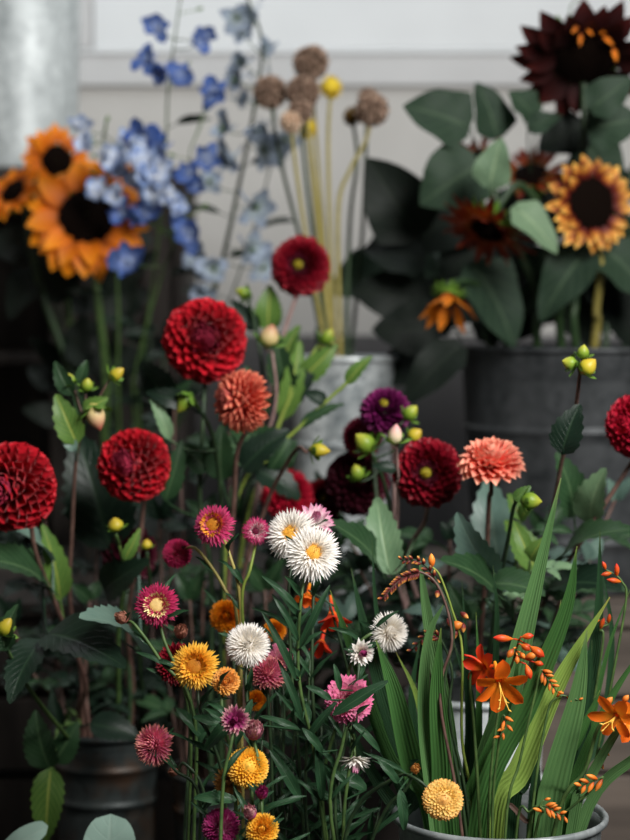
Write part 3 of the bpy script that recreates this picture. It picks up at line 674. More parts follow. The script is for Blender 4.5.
# budded dahlia stems: label, way points top -> bottom, depth, bucket, stem, buds[(px,py,dirx,dirz,Lpx,rpx,mat)], leaves
BU = [
 ('tall dahlia stem with yellow and rosy buds and small leaves, left of the red dahlia', [(84, 418), (76, 460), (72, 530), (70, 600), (82, 680)], 2.28, bk_left, 'stem_brown',
  [(91, 402, .35, -1, 34, 11, 'bud_rosy'), (86, 392, .1, .5, 18, 7, 'bud_green'), (109, 380, .9, .7, 22, 7, 'bud_yellow'), (74, 386, -.4, 1, 16, 5, 'bud_green')],
  [((77, 444), (56, 394), 30, 'leaf_yel'), ((72, 395), (55, 361), 20, 'leaf'), ((80, 384), (87, 360), 14, 'leaf'), ((84, 410), (108, 398), 18, 'leaf_yel'), ((76, 450), (60, 434), 14, 'leaf_grey')]),
 ('dahlia stem with a round yellow bud below the red dahlia at left', [(116, 534), (124, 570), (118, 640)], 2.26, bk_left, 'stem_green', [(117, 532, -.1, .7, 18, 9, 'bud_yellow')], [((124, 560), (140, 528), 14, 'leaf_yel')]),
 ('thin dahlia stem, small yellow bud beside the magenta strawflower bud', [(147, 552), (150, 600), (140, 660)], 2.34, bk_left, 'stem_dark', [(147, 550, 0, 1, 13, 6, 'bud_yellow')], []),
 ('dahlia stem with a striped cream and red bud below the dark red dahlia', [(272, 350), (276, 400), (262, 460), (250, 560)], 2.5, bk_mid, 'stem_pink', [(266, 349, .25, .9, 30, 11, 'bud_rosy')], [((262, 420), (246, 366), 26, 'leaf')]),
 ('dahlia stem with a small green bud right above the big red dahlia', [(247, 296), (256, 330), (262, 400), (240, 560)], 2.62, bk_mid, 'stem_dark', [(252, 296, -.8, .3, 20, 7, 'bud_green')], [((258, 330), (232, 300), 20, 'leaf_dark')]),
 ('dahlia stem with a nodding yellow green bud under the big red dahlia', [(186, 402), (200, 410), (216, 450), (222, 540)], 2.36, bk_mid, 'stem_dark', [(192, 392, -.55, -.8, 28, 9, 'bud_green')], [((188, 402), (146, 392), 22, 'leaf_dark'), ((170, 440), (150, 398), 16, 'leaf_light'), ((165, 500), (182, 440), 24, 'leaf')]),
 ('brown dahlia stem arching to a yellow green bud left of the dark dahlias', [(306, 452), (298, 448), (284, 468), (266, 506), (240, 600)], 2.28, bk_mid, 'stem_brown', [(308, 449, 1, -.1, 26, 8, 'bud_yellow')], []),
 ('lime dahlia shoot with narrow leaves leaning right across the bright bucket', [(366, 366), (330, 398), (290, 436), (250, 470), (225, 560)], 2.44, bk_mid, 'stem_lime', [],
   [((346, 384), (372, 356), 16, 'leaf_yel'), ((326, 402), (304, 392), 16, 'leaf_dark'), ((300, 428), (345, 404), 16, 'leaf'), ((262, 462), (220, 440), 40, 'leaf'), ((280, 446), (230, 430), 34, 'leaf'), ((256, 470), (300, 500), 36, 'leaf_dark'), ((290, 438), (270, 470), 30, 'leaf')]),
 ('lime dahlia shoot with upright leaves between the striped bud and the bright bucket', [(318, 345), (302, 372), (288, 402), (270, 450), (240, 560)], 2.56, bk_mid, 'stem_lime', [(322, 345, .5, .8, 22, 7, 'bud_green')],
   [((290, 396), (276, 330), 30, 'leaf'), ((300, 380), (336, 344), 26, 'leaf_yel'), ((286, 406), (316, 362), 22, 'leaf_dark'), ((282, 420), (300, 340), 26, 'leaf_yel')]),
 ('dahlia stem with a green and yellow bud rising before the grey tub', [(580, 372), (575, 410), (562, 460), (550, 520), (520, 620)], 2.12, bk_right, 'stem_brown', [(580, 374, .7, .7, 24, 10, 'bud_yellow'), (578, 366, -.9, .3, 20, 8, 'bud_green'), (582, 360, .1, 1, 18, 7, 'bud_green')],
   [((562, 454), (580, 404), 36, 'leaf_dark'), ((560, 470), (528, 450), 0.5, 'leaf')]),
 ('dahlia stem with a nodding dark green bud beside the pale salmon dahlia', [(524, 494), (514, 506), (508, 540), (500, 580), (490, 650)], 2.10, bk_right, 'stem_dark', [(519, 500, .9, -.05, 26, 10, 'bud_green'), ], [((514, 500), (531, 486), 14, 'sepal_dark')]),
 ('pale pinkish bud on a straight stem left of the dark red dahlia with the eye', [(396, 436), (398, 500), (396, 570), (415, 640)], 2.24, bk_right, 'stem_pink', [(394, 446, .1, 1, 26, 8, 'bud_cream')], [((396, 470), (372, 466), 14, 'leaf_dark')]),
 ('dahlia stem with yellow green buds under the purple dahlia', [(372, 452), (388, 500), (410, 640)], 2.36, bk_right, 'stem_dark', [(374, 452, -.6, .6, 30, 11, 'bud_green'), (404, 420, .7, .8, 22, 8, 'bud_green'), (408, 440, .5, .4, 20, 8, 'bud_yellow'), (360, 482, -.3, 1, 22, 8, 'bud_green')], []),
 ('dahlia bud just breaking yellow at the left edge, low down', [(2, 640), (30, 690), (70, 740)], 2.1, bk_left, 'stem_green', [(0, 636, .5, .8, 26, 9, 'bud_yellow')], [((8, 650), (-8, 612), 30, 'leaf'), ((4, 648), (18, 604), 22, 'leaf')]),
]
for lab, wp, d, bk, sm, buds, lvs in BU:
    b, rim = bk.root(P(*wp[-1], d)); pl = Plant('dahlia', lab, 'dahlia', b)
    pts = [P(q[0], q[1], d+(rim.y-d)*i/len(wp)) for i, q in enumerate(wp)]+[rim, b]; pts.reverse()
    pl.stem(pts, .0034, .0020, sm)
    for (px, py, dx, dz, L, r, mt) in buds:
        c = P(px, py, d); m = MB(); q = pl.near(c, .005)
        if (q-c).length > .004: tube(m, smooth_path([q, (q+c)/2+V((0, 0, -.003)), c], 3), .0014, .0012, 6); pl.part('stalk', m, sm)
        bud(pl, c, V((dx, -.25, dz)), L*d/F, r*d/F, mt)
    for (bb, tt, w, mt) in lvs:
        if w > 1: LX(pl, bb, tt, w, d, mat=mt, serr=6)

# drooping leaf cluster over the rusty bucket
b, rim = bk_left.root(P(60, 700, 2.5)); pl = Plant('dahlia', 'leafy dahlia shoot hanging over the side of the rusty bucket', 'dahlia', b)
pl.stem([b, rim, P(80, 724, 2.42), P(60, 726, 2.36), P(56, 740, 2.33), P(52, 770, 2.3)], .003, .002, 'stem_green')
LX(pl, (50, 768), (36, 710), 40, 2.3, mat='leaf', nrm=V((-.4, -1, .3)), serr=9)
LX(pl, (54, 762), (78, 722), 30, 2.33, mat='leaf', nrm=V((.3, -1, .2)), serr=8)
LX(pl, (51, 768), (46, 842), 36, 2.28, mat='leaf_yel', nrm=V((0, -1, .3)), serr=9)
LX(pl, (62, 726), (52, 690), 18, 2.36, mat='leaf_dark', serr=6)
LX(pl, (90, 724), (140, 738), 34, 2.38, mat='leaf_dark', serr=8)

dm = ['leaf_dark', 'leaf_dark', 'leaf']
leafy(bk_left, [(30, 560, 2.6), (60, 640, 2.62), (100, 500, 2.62), (150, 580, 2.6), (10, 620, 2.5), (90, 600, 2.45), (130, 640, 2.5), (45, 520, 2.66)],
      'leafy flowerless dahlia stem in the shade of the rusty left bucket', 'leafy dahlia stems in the rusty bucket', ['leaf_dark', 'leaf_dark', 'leaf_dark', 'leaf'], 7)
leafy(bk_mid, [(180, 470, 2.6), (160, 520, 2.55), (205, 520, 2.5), (240, 520, 2.58), (285, 470, 2.62), (310, 540, 2.5), (190, 600, 2.45), (265, 590, 2.45), (230, 430, 2.64), (175, 400, 2.7), (330, 560, 2.62), (350, 590, 2.55), (300, 600, 2.6), (200, 640, 2.6), (330, 500, 2.68)],
      'leafy flowerless dahlia stem behind the strawflowers at the middle', 'leafy dahlia stems behind the strawflowers', dm, 7)
leafy(bk_right, [(360, 570, 2.45), (410, 560, 2.5), (450, 540, 2.45), (470, 620, 2.3), (520, 560, 2.4), (545, 530, 2.5), (590, 560, 2.45), (615, 500, 2.5), (430, 620, 2.35), (560, 600, 2.3), (345, 620, 2.4), (375, 560, 2.6), (400, 600, 2.45), (440, 590, 2.6), (500, 600, 2.6), (350, 540, 2.62), (380, 640, 2.35)],
      'leafy flowerless dahlia stem rising behind the montbretia blades', 'leafy dahlia stems behind the montbretia', ['leaf', 'leaf_dark', 'leaf', 'leaf_grey'], 7)
leafy(bk_right, [(520, 520, 2.3), (530, 560, 2.22)], 'bright green leafy dahlia shoot between the nodding bud and the tall blade', 'bright leafy shoots', ['leaf_yel', 'leaf', 'leaf_light'], 6, (.04, .07), stemm='stem_green')

# ---------------- strawflowers
# kind -> head settings
def straw_head(pl, c, n, R, style, mat, disc):
    n = n.normalized()
    if style == 'open':
        m = MB(); head(m, c, n, R, 190, 40, 108, .50, .90, .12, .17, .35, .0, .06, .10, 'needle', .9, .7, ns=4, nc=1); pl.part('petals', m, mat)
        m = MB(); dome(m, c+n*R*.12, n, R*.30, R*.16, 120, R*.10, R*.045); pl.part('flower_center', m, disc)
    elif style == 'cup':
        m = MB(); head(m, c, n, R, 170, 44, 106, .48, .86, .15, .19, .35, .05, .05, .14, 'point', .8, .7, ns=4, nc=1); pl.part('petals', m, mat)
        m = MB(); head(m, c, n, R, 60, 10, 20, .44, .50, .10, .12, .0, -.3, .0, .34, 'point', .6, .3, ns=3, nc=1)
        dome(m, c+n*R*.20, n, R*.32, R*.10, 110, R*.09, R*.045); pl.part('flower_center', m, disc)
    elif style == 'pompon':
        m = MB(); head(m, c-n*R*.15, n, R, 330, 0, 112, .52, .66, .08, .13, .2, .0, .34, .0, 'needle', .8, .6, .75, ns=4, nc=1); blob(m, c-n*R*.4, n, R*.7, R*.38); pl.part('petals', m, mat)
    elif style == 'dome':
        m = MB(); head(m, c-n*R*.2, n, R, 200, 0, 96, .30, .36, .13, .24, .2, .0, .68, .0, 'point', .8, .6, .62, ns=3, nc=1, lean=18, l2=8); blob(m, c-n*R*.75, n, R*1.25, R*.66, 1, 16, 10); pl.part('petals', m, mat)
    elif style == 'double':
        m = MB(); head(m, c-n*R*.1, n, R, 160, 2, 102, .42, .66, .20, .32, 1.0, .05, .28, .02, 'point', 1.0, .6, .6, ns=5, nc=1); blob(m, c-n*R*.3, n, R*.5, R*.34); pl.part('petals', m, mat)
        if disc: m = MB(); dome(m, c+n*R*.22, n, R*.18, R*.16, 40, R*.10, R*.06); pl.part('flower_center', m, disc)
    elif style == 'rosette':
        m = MB(); head(m, c-n*R*.1, n, R, 190, 4, 104, .34, .82, .20, .26, .9, .0, .16, .02, 'tube', .7, .7, .5, ns=5, nc=1); pl.part('petals', m, mat)
    elif style == 'bud':
        R *= 1.35
        m = MB(); head(m, c-n*R*.5, n, R, 60, 4, 62, 1.35, 1.0, .34, .42, .5, 1.2, .05, .10, 'point', 1.1, .8, ns=6, nc=1); blob(m, c-n*R*.7, n, R*1.3, R*.45); pl.part('petals', m, mat)
    elif style == 'halfbud':
        R *= 1.15
        m = MB(); head(m, c-n*R*.4, n, R, 44, 46, 84, 1.05, 1.0, .32, .36, .5, -.1, .05, .15, 'point', .8, .8, ns=5, nc=1); pl.part('petals', m, mat)
        m = MB(); head(m, c-n*R*.35, n, R, 40, 4, 40, .95, 1.0, .3, .36, .3, 1.0, .05, .10, 'point', 1.1, .8, ns=5, nc=1); pl.part('inner_petals', m, disc)
    elif style == 'side':
        R *= 1.1
        m = MB(); head(m, c-n*R*.2, n, R, 230, 0, 108, .50, .62, .13, .20, .35, .15, .42, .0, 'point', .9, .6, .85, ns=4, nc=1); blob(m, c-n*R*.6, n, R*.85, R*.42); pl.part('petals', m, mat)
    m = MB(); head(m, c-n*R*.30, n, R, 12, 70, 120, .28, .34, .1, .12, .3, .3, .02, .04, 'point', .6, 1, ns=3, nc=1); blob(m, c-n*R*.55, n, R*.4, R*.16)
    pl.part('calyx', m, 'sepal_dark')

# label, px, py, d, r px, facing, style, bracts, disc, waypoints, stem mat, leaves
SF = [
 ('large white strawflower with a yellow centre, the front one of the pair', 313, 553, 1.95, 30, (.10, .25), 'open', 'bract_white', 'disc_yellow', [(301, 600), (299, 680), (318, 780)], 'stem_green', 16),
 ('white strawflower with a yellow centre half hidden behind the large one', 291, 534, 2.01, 28, (-.30, .35), 'open', 'bract_white', 'disc_yellow', [(289, 585), (292, 680), (300, 780)], 'stem_dark', 12),
 ('small pink tipped strawflower peeping out above the white pair', 315, 520, 2.05, 16, (.3, .9), 'halfbud', 'bract_pinkwhite', 'bract_pinkwhite', [(314, 570), (312, 680)], 'stem_dark', 8),
 ('pure white pompon strawflower left of the white pair, lower down', 248, 644, 1.93, 24, (.0, .35), 'pompon', 'bract_white', None, [(246, 690), (258, 790)], 'stem_dark', 10),
 ('white strawflower turned sideways on an arching stem, left of the montbretia', 391, 632, 1.98, 22, (.75, .15), 'pompon', 'bract_white', None, [(372, 633), (354, 652), (341, 710), (322, 790)], 'stem_green', 11),
 ('deep golden strawflower with an orange centre, next to the white pompon', 195, 666, 1.93, 25, (-.12, .18), 'cup', 'bract_gold', 'disc_orange', [(200, 710), (225, 790)], 'stem_dark', 10),
 ('small amber strawflower touching the deep golden one', 226, 681, 1.90, 16, (.15, .25), 'double', 'bract_amber', None, [(222, 710), (235, 790)], 'stem_green', 8),
 ('yellow domed strawflower above the two lowest purple buds', 248, 767, 1.88, 21, (.08, .35), 'dome', 'bract_gold', 'disc_yellow', [(252, 800)], 'stem_green', 5),
 ('yellow strawflower at the very bottom, left of centre', 262, 829, 1.86, 19, (-.1, .5), 'double', 'bract_gold', None, [(262, 850)], 'stem_green', 3),
 ('pale gold strawflower hanging over the rim of the montbretia bucket', 443, 800, 1.86, 21, (.0, .2), 'dome', 'bract_pale', None, [(418, 780), (395, 778), (350, 820)], 'stem_dark', 5),
 ('pink magenta strawflower with a raised orange ring, highest on the left', 214, 525, 2.02, 22, (-.28, .22), 'cup', 'bract_pinkmag', 'disc_orange', [(230, 556), (240, 600), (241, 700)], 'stem_straw', 8),
 ('small magenta strawflower with a white ring around a dark eye', 256, 531, 2.02, 15, (-.1, .1), 'open', 'bract_mwhite', 'disc_magenta', [(250, 570), (242, 600), (248, 700)], 'stem_lime', 7),
 ('magenta strawflower with a glowing pale orange centre', 157, 605, 1.98, 23, (.0, .15), 'cup', 'bract_magenta', 'disc_pale', [(164, 640), (190, 720)], 'stem_green', 8),
 ('pink strawflower partly covered by a leaf at the centre of the bottom', 349, 700, 1.95, 27, (.12, .15), 'rosette', 'bract_pink', 'disc_pale', [(352, 740), (345, 800)], 'stem_green', 8),
 ('faded pink strawflower seen from the side, behind the white pompon', 268, 671, 1.98, 18, (.1, 1.4), 'side', 'bract_dusty', None, [(268, 700), (272, 790)], 'stem_dark', 7),
 ('bright pink strawflower peeking out above the faded pink one', 281, 656, 2.02, 13, (.5, .4), 'side', 'bract_pink', None, [(284, 700), (282, 790)], 'stem_dark', 7),
 ('half open purple strawflower bud with a cream collar', 235, 720, 1.87, 12, (-.05, .2), 'halfbud', 'bract_vpale', 'bract_violet', [(231, 744), (222, 800)], 'stem_green', 5),
 ('plump violet strawflower bud with papery fawn edges', 254, 731, 1.88, 15, (.1, .8), 'bud', 'bract_vpale', None, [(258, 760), (262, 810)], 'stem_green', 5),
 ('tight purple strawflower bud right below the yellow domed one', 262, 793, 1.87, 10, (.2, .9), 'bud', 'bract_violet', None, [(262, 820)], 'stem_green', 3),
 ('rosy strawflower bud just above the lowest yellow flower', 250, 813, 1.86, 11, (-.2, .9), 'bud', 'bract_vpale', None, [(252, 840)], 'stem_green', 3),
 ('deep magenta strawflower at the bottom, left of the lowest yellow one', 220, 826, 1.88, 18, (-.2, .5), 'side', 'bract_violet', None, [(228, 850)], 'stem_dark', 4),
 ('old rose strawflower with a brown rim facing sideways by the rusty bucket', 152, 745, 1.95, 20, (-.75, .25), 'side', 'bract_dusty', None, [(175, 770), (200, 800)], 'stem_dark', 6),
 ('tiny pink and white strawflower bud beside the sideways white one', 362, 653, 1.96, 11, (.35, .0), 'halfbud', 'bract_white', 'bract_violet', [(358, 676), (348, 730), (335, 800)], 'stem_dark', 8),
 ('white and pink strawflower hanging upside down under the pink one', 355, 764, 1.94, 13, (.05, -1.6), 'halfbud', 'bract_white', 'bract_pinkwhite', [(354, 738), (347, 728), (341, 750), (330, 800)], 'stem_green', 6),
 ('small rusty strawflower bud with green bracts left of the montbretia bucket', 415, 769, 1.90, 8, (.1, .4), 'bud', 'bract_dry', None, [(405, 790), (380, 820)], 'stem_dark', 5),
 ('tiny cream pink strawflower bud right of the old rose one', 174, 772, 1.98, 7, (-.6, .2), 'bud', 'bract_brown', None, [(185, 764), (205, 800)], 'stem_dark', 4),
 ('dusky magenta strawflower bud left of the pink magenta flower', 177, 553, 2.06, 14, (.0, .3), 'side', 'bract_magenta', None, [(195, 548), (225, 590), (238, 640)], 'stem_straw', 6),
 ('dark red strawflower bud on a stalk left of the glowing magenta one', 122, 618, 1.98, 10, (-.6, .5), 'bud', 'bract_brown', None, [(135, 625), (160, 660), (195, 720)], 'stem_green', 6),
 ('deep burgundy strawflower hidden behind the deep golden one', 176, 664, 2.02, 24, (-.3, .2), 'double', 'wine', None, [(190, 730)], 'stem_dark', 6),
 ('small pinkish strawflower bud between the glowing magenta and golden flowers', 181, 632, 2.03, 11, (.2, .8), 'bud', 'bract_brown', None, [(190, 690)], 'stem_dark', 4),
 ('orange strawflower blurred behind the top of the white pompon', 226, 616, 2.12, 19, (-.1, .3), 'double', 'bract_orange', None, [(235, 690)], 'stem_dark', 4),
 ('orange strawflower behind the right side of the white pompon', 275, 630, 2.12, 13, (.1, .3), 'double', 'bract_orange', None, [(272, 700)], 'stem_dark', 4),
 ('brownish orange strawflower low behind the faded pink one', 256, 700, 2.08, 12, (.1, .5), 'double', 'bract_orange', None, [(262, 760)], 'stem_dark', 3),
 ('dried out tan strawflower left of the yellow domed one', 228, 783, 1.91, 13, (-.3, .1), 'halfbud', 'bract_dry', 'bract_dry', [(236, 810)], 'stem_dark', 3),
]
def sf_leaf(pl, q, dr, L, w, mat='leaf_sf'):
    m = MB(); t = q+dr.normalized()*L; leaf(m, q, t, w, 'sliver', V((dr.x*-.3+U(-.5, .5), -1, .7)), U(.04, .2), .7, 0, 9, wave=.5, twist=U(-1, 1)); pl.part('leaf', m, mat)
sfp = {}
for lab, px, py, d, r, fc, sty, mt, disc, wp, sm, nl in SF:
    c = P(px, py, d); n = face(*fc); R = r*d/F; b, rim = bk_straw.root(P(*wp[-1], d)); pl = Plant('strawflower', lab, 'strawflower', b)
    pts = [c-n*R*.5, c-n*R*.9-V((0, 0, R*.2))]
    if fc[1] < -1: pts = [c-n*R*.5, c-n*R*1.4]
    for i, q in enumerate(wp): pts.append(P(q[0], q[1], d+(rim.y-d)*(i+1)/(len(wp)+1)))
    pts += [rim, b]; pts.reverse(); pl.stem(pts, .0021, .0014, sm)
    nl = max(2, int(nl*(.75 if px > 270 else .5)))
    straw_head(pl, c, n, R, sty, mt, disc)
    path = [p for p in pl.path if p.z > bk_straw.zr+.03]
    for k in range(nl):
        f = (k+.5)/nl*.93; q = path[min(len(path)-1, int(f*len(path)))]; ph = k*GA+U(0, .8)
        sf_leaf(pl, q, V((math.cos(ph), math.sin(ph)*.7, U(.3, 1.3))), U(.025, .055)*(1.15-.5*f), U(.004, .0065))
    sfp[(px, py)] = pl
def SL(key, b, t, w, d, mat='leaf_sf', d2=None, tw=0., arch=.1):
    pl = sfp[key]; m = MB(); B = P(*b, d); T = P(*t, d2 or d); leaf(m, B, T, w*d/F, 'sliver', V((.1, -1, .6)), arch, .5, 0, 12, wave=.25, twist=tw)
    q = pl.near(B, 0)
    if (q-B).length > .003: tube(m, smooth_path([q, B], 3), .001, .001, 5)
    pl.part('leaf', m, mat)
K1 = (313, 553)
SL(K1, (300, 648), (330, 585), 8, 1.93); SL(K1, (298, 640), (272, 594), 7, 1.93); SL(K1, (299, 610), (262, 576), 7, 1.93); SL(K1, (297, 616), (268, 580), 6, 1.95)
SL(K1, (296, 680), (262, 612), 8, 1.94); SL(K1, (302, 720), (278, 660), 8, 1.94); SL(K1, (306, 740), (338, 700), 8, 1.94)
SL((362, 653), (333, 715), (388, 681), 13, 1.90, arch=.06); SL((362, 653), (331, 700), (306, 686), 8, 1.9); SL((362, 653), (340, 690), (334, 664), 7, 1.92)
SL((362, 653), (322, 752), (302, 728), 9, 1.92); SL((355, 764), (352, 722), (380, 752), 8, 1.93)
SL((235, 720), (230, 728), (193, 717), 12, 1.92); SL((226, 681), (238, 715), (205, 750), 14, 1.9); SL((228, 783), (236, 800), (194, 798), 13, 1.88, 'leaf_sf')
SL((195, 666), (204, 738), (176, 708), 12, 1.98); SL((254, 731), (300, 800), (270, 750), 12, 1.95); SL((443, 800), (398, 783), (378, 760), 9, 1.88); SL((415, 769), (400, 790), (404, 830), 11, 1.86)
SL((349, 700), (366, 790), (336, 772), 14, 1.98); SL((157, 605), (176, 670), (136, 652), 6, 1.98); SL((248, 644), (252, 700), (236, 745), 9, 1.92)
SL((235, 720), (300, 730), (260, 716), 7, 1.92); SL((362, 653), (322, 800), (316, 742), 10, 1.95)
# leafy flowerless strawflower stems
for k in [6, 7, 8, 9, 10, 11, 12, 13, 14, 17, 18, 19, 20, 21, 4]:
    px = [180, 200, 215, 230, 262, 275, 288, 300, 310, 322, 335, 345, 358, 372, 385, 205, 250, 268, 295, 315, 330, 345, 190, 400][k]; py = [760, 740, 700, 690, 720, 700, 620, 660, 640, 690, 720, 700, 720, 730, 760, 790, 750, 770, 740, 760, 780, 770, 700, 780][k]
    d = U(2.0, 2.1); t = P(px, py+20, d); b, rim = bk_straw.root(t)
    pl = Plant('strawflower', 'flowerless dark green strawflower shoot with narrow leaves among the strawflowers', 'strawflower', b, 'flowerless strawflower shoots')
    pl.stem([b, rim, rim.lerp(t, .5)+V((U(-.01, .01), 0, 0)), t], .0022, .0012, 'stem_dark')
    path = [p for p in pl.path if p.z > bk_straw.zr+.02]
    for j in range(9):
        q = path[min(len(path)-1, int((j+.5)/9*len(path)))]; ph = j*GA+k
        sf_leaf(pl, q, V((math.cos(ph), math.sin(ph)*.7, U(.3, 1.2))), U(.03, .055), U(.004, .007))

# eucalyptus
b, rim = bk_straw.root(P(60, 860, 1.8)); pl = Plant('eucalyptus_sprig', 'eucalyptus sprig with round grey green leaves at the bottom left', 'foliage', b)
pl.stem([b, rim, P(150, 900, 1.80), P(100, 872, 1.78), P(60, 868, 1.76)], .0022, .0014, 'stem_green')
def disc_leaf(pl, b, t, w, nrm, mat='euc'):
    m = MB(); leaf(m, b, t, w, 'round', nrm, .04, .12, 0, 16, 3, wave=.02); pl.part('leaf', m, mat)
disc_leaf(pl, P(108, 878, 1.78), P(111, 814, 1.77), 54*1.77/F, V((.1, -1, .5)))
disc_leaf(pl, P(0, 856, 1.76), P(48, 826, 1.74), 26*1.76/F, V((-.1, -1, .7)))
disc_leaf(pl, P(70, 870, 1.78), P(40, 900, 1.74), 40*1.76/F, V((-.1, -1, .7)))

# ---------------- montbretia (crocosmia)
BL = [ # tip -> base pixels, depth, width px, material
 ([(561, 478), (532, 600), (508, 700), (478, 832)], 1.98, 25, 'grass_b', -.7),
 ([(610, 597), (560, 680), (520, 770), (492, 834)], 1.93, 24, 'grass_y', .3),
 ([(587, 630), (577, 700), (556, 780), (548, 832)], 1.92, 29, 'grass_b', .2),
 ([(577, 546), (566, 610), (530, 700), (478, 832)], 1.90, 21, 'grass', .9),
 ([(600, 530), (598, 620), (582, 720), (560, 830)], 2.03, 15, 'grass_d', .2),
 ([(419, 555), (428, 620), (446, 720), (455, 834)], 2.00, 17, 'grass_b', .4),
 ([(446, 600), (428, 640), (424, 720), (436, 834)], 1.93, 13, 'grass_b', -.4),
 ([(441, 628), (437, 690), (442, 760), (446, 836)], 1.92, 22, 'grass', .2),
 ([(476, 612), (479, 680), (478, 760), (474, 830)], 2.02, 8, 'grass', .3),
 ([(493, 565), (497, 620), (492, 720), (482, 830)], 2.03, 8, 'grass_d', .6),
 ([(462, 580), (466, 650), (468, 740), (466, 830)], 2.04, 6, 'grass_d', .3),
 ([(561, 600), (550, 670), (528, 750), (510, 830)], 1.99, 11, 'grass', .5),
 ([(652, 636), (610, 700), (575, 780), (560, 832)], 1.95, 13, 'grass', .3),
 ([(660, 672), (618, 730), (584, 790), (572, 832)], 1.93, 12, 'grass_b', .3),
 ([(672, 705), (640, 752), (585, 834)], 1.92, 12, 'grass_b', .4),
 ([(630, 590), (608, 650), (590, 730), (572, 830)], 2.03, 6, 'grass', .4),
 ([(351, 568), (368, 640), (398, 740), (438, 836)], 2.00, 17, 'grass_d', .4),
 ([(330, 590), (352, 650), (392, 760), (432, 836)], 2.02, 14, 'grass', .4),
 ([(372, 540), (378, 620), (405, 740), (440, 836)], 2.04, 8, 'grass_d', .2),
 ([(376, 640), (394, 690), (414, 770), (436, 836)], 1.96, 24, 'grass', .2),
 ([(396, 652), (418, 700), (432, 780), (446, 836)], 2.00, 9, 'grass_y', .5),
 ([(600, 690), (580, 735), (535, 834)], 1.96, 14, 'grass', .8),
 ([(545, 640), (540, 700), (524, 780), (512, 834)], 1.97, 14, 'grass_d', .3),
 ([(520, 640), (510, 700), (470, 790), (456, 834)], 1.95, 12, 'grass', .5),
 ([(600, 770), (560, 802), (530, 822), (500, 838)], 1.96, 5, 'stemy', .2),
 ([(592, 640), (590, 700), (580, 770), (570, 832)], 2.0, 10, 'grass_d', .2),
 ([(453, 640), (470, 700), (468, 780), (462, 834)], 2.04, 14, 'grass_d', .2),
 ([(505, 660), (500, 720), (494, 790), (490, 834)], 2.05, 13, 'grass_d', .2),
 ([(360, 660), (380, 720), (410, 800), (430, 836)], 2.04, 18, 'grass_d', .3),
 ([(340, 700), (365, 760), (400, 810), (428, 838)], 2.02, 15, 'grass_d', .3),
 ([(530, 690), (534, 740), (536, 800), (534, 834)], 2.05, 12, 'grass_d', .2),
 ([(420, 640), (412, 700), (422, 780), (434, 836)], 2.06, 12, 'grass_d', .2),
 ([(600, 560), (612, 640), (600, 740), (580, 830)], 2.07, 8, 'grass_d', .2),
]
pxx = .5
BLL = ['tallest broad montbretia leaf rising to a point right of the nodding dahlia bud', 'pale yellow green broad montbretia leaf leaning right', 'broad blue green montbretia leaf standing left of the right hand orange flower', 'long green montbretia leaf with a thread like tip crossing in front of the tall blade', 'dark upright montbretia leaf right of the long thread tipped one', 'broad montbretia leaf behind the arching seed spikes', 'narrow blue green montbretia leaf bending to the right below the seed spikes', 'broad upright montbretia leaf above the pale gold strawflower']
for i, (wp, d, w, mt, tw) in enumerate(BL):
    rd = min(max(d, 1.945), 2.055); nn = len(wp)-1
    pts = [P(q[0], q[1], d+(rd-d)*(k/nn)**1.2) for k, q in enumerate(wp)]; rim = pts[-1]; c = bk_front.c
    # keep the blade inside the rim, then down to the bottom of the bucket
    v = V((rim.x-c.x, rim.y-c.y, 0)); mx = bk_front.r*.86
    if v.length > mx: v = v*(mx/v.length)
    rim = V((c.x+v.x, c.y+v.y, bk_front.zr-.004)); base = V((c.x+v.x*.45, c.y+v.y*.45, .012))
    path = smooth_path([base, rim]+list(reversed(pts[:-1])), 7)
    lab, grp = (BLL[i], None) if i < len(BLL) else ('narrow green montbretia leaf, one of many slender blades in the front bucket', 'slender montbretia blades')
    m = MB(); blade(m, path, w*d/F*1.04, V((U(-.35, .35), -1, .1)), .05, twist=tw)
    o = m.build('montbretia_leaf', 'stem_brown' if mt == 'stemy' else mt, None, base); tag(o, lab, 'leaf', grp)

def croc_base(wp, d):
    rd = min(max(d, 1.925), 2.055); nn = len(wp)-1
    pts = [P(q[0], q[1], d+(rd-d)*(k/nn)**1.2) for k, q in enumerate(wp)]; c = bk_front.c; rim = pts[-1]; v = V((rim.x-c.x, rim.y-c.y, 0)); mx = bk_front.r*.8
    if v.length > mx: v = v*(mx/v.length)
    return [V((c.x+v.x*.4, c.y+v.y*.4, .012)), V((c.x+v.x, c.y+v.y, bk_front.zr-.004))]+list(reversed(pts[:-1]))
def croc_flower(pl, c, n, L, mat, name='flower', spread=52, stam=True):
    n, a, b = frame(n); m = MB()
    tube(m, smooth_path([c-n*L*.75, c-n*L*.3+V((0, 0, .001)), c], 3), .0016, L*.12, 7, .3, False)
    for k in range(6):
        ph = k/6*2*math.pi+.3; rad = a*math.cos(ph)+b*math.sin(ph); th = math.radians(spread+U(-12, 12))
        petal(m, c-n*L*.05+rad*L*.06, n*math.cos(th)+rad*math.sin(th), n*math.sin(th)-rad*math.cos(th), L*U(.85, 1.12), L*U(.46, .56), 'scoop', U(-.9, .0), .6, 7, 2, wav=.08)
    o = pl.part(name, m, mat)
    if stam:
        m = MB()
        for k in range(4):
            ph = k*1.7; rad = a*math.cos(ph)+b*math.sin(ph); e = c+n*L*U(.75, 1.0)+rad*L*.18
            tube(m, smooth_path([c, c+n*L*.5+rad*L*.05, e], 3), .0005, .0005, 5); blob(m, e-rad*.001, (rad+n*.4), .0045, .0009, seg=6, rings=4)
        pl.part('stamens', m, 'stamen', o)
    return o
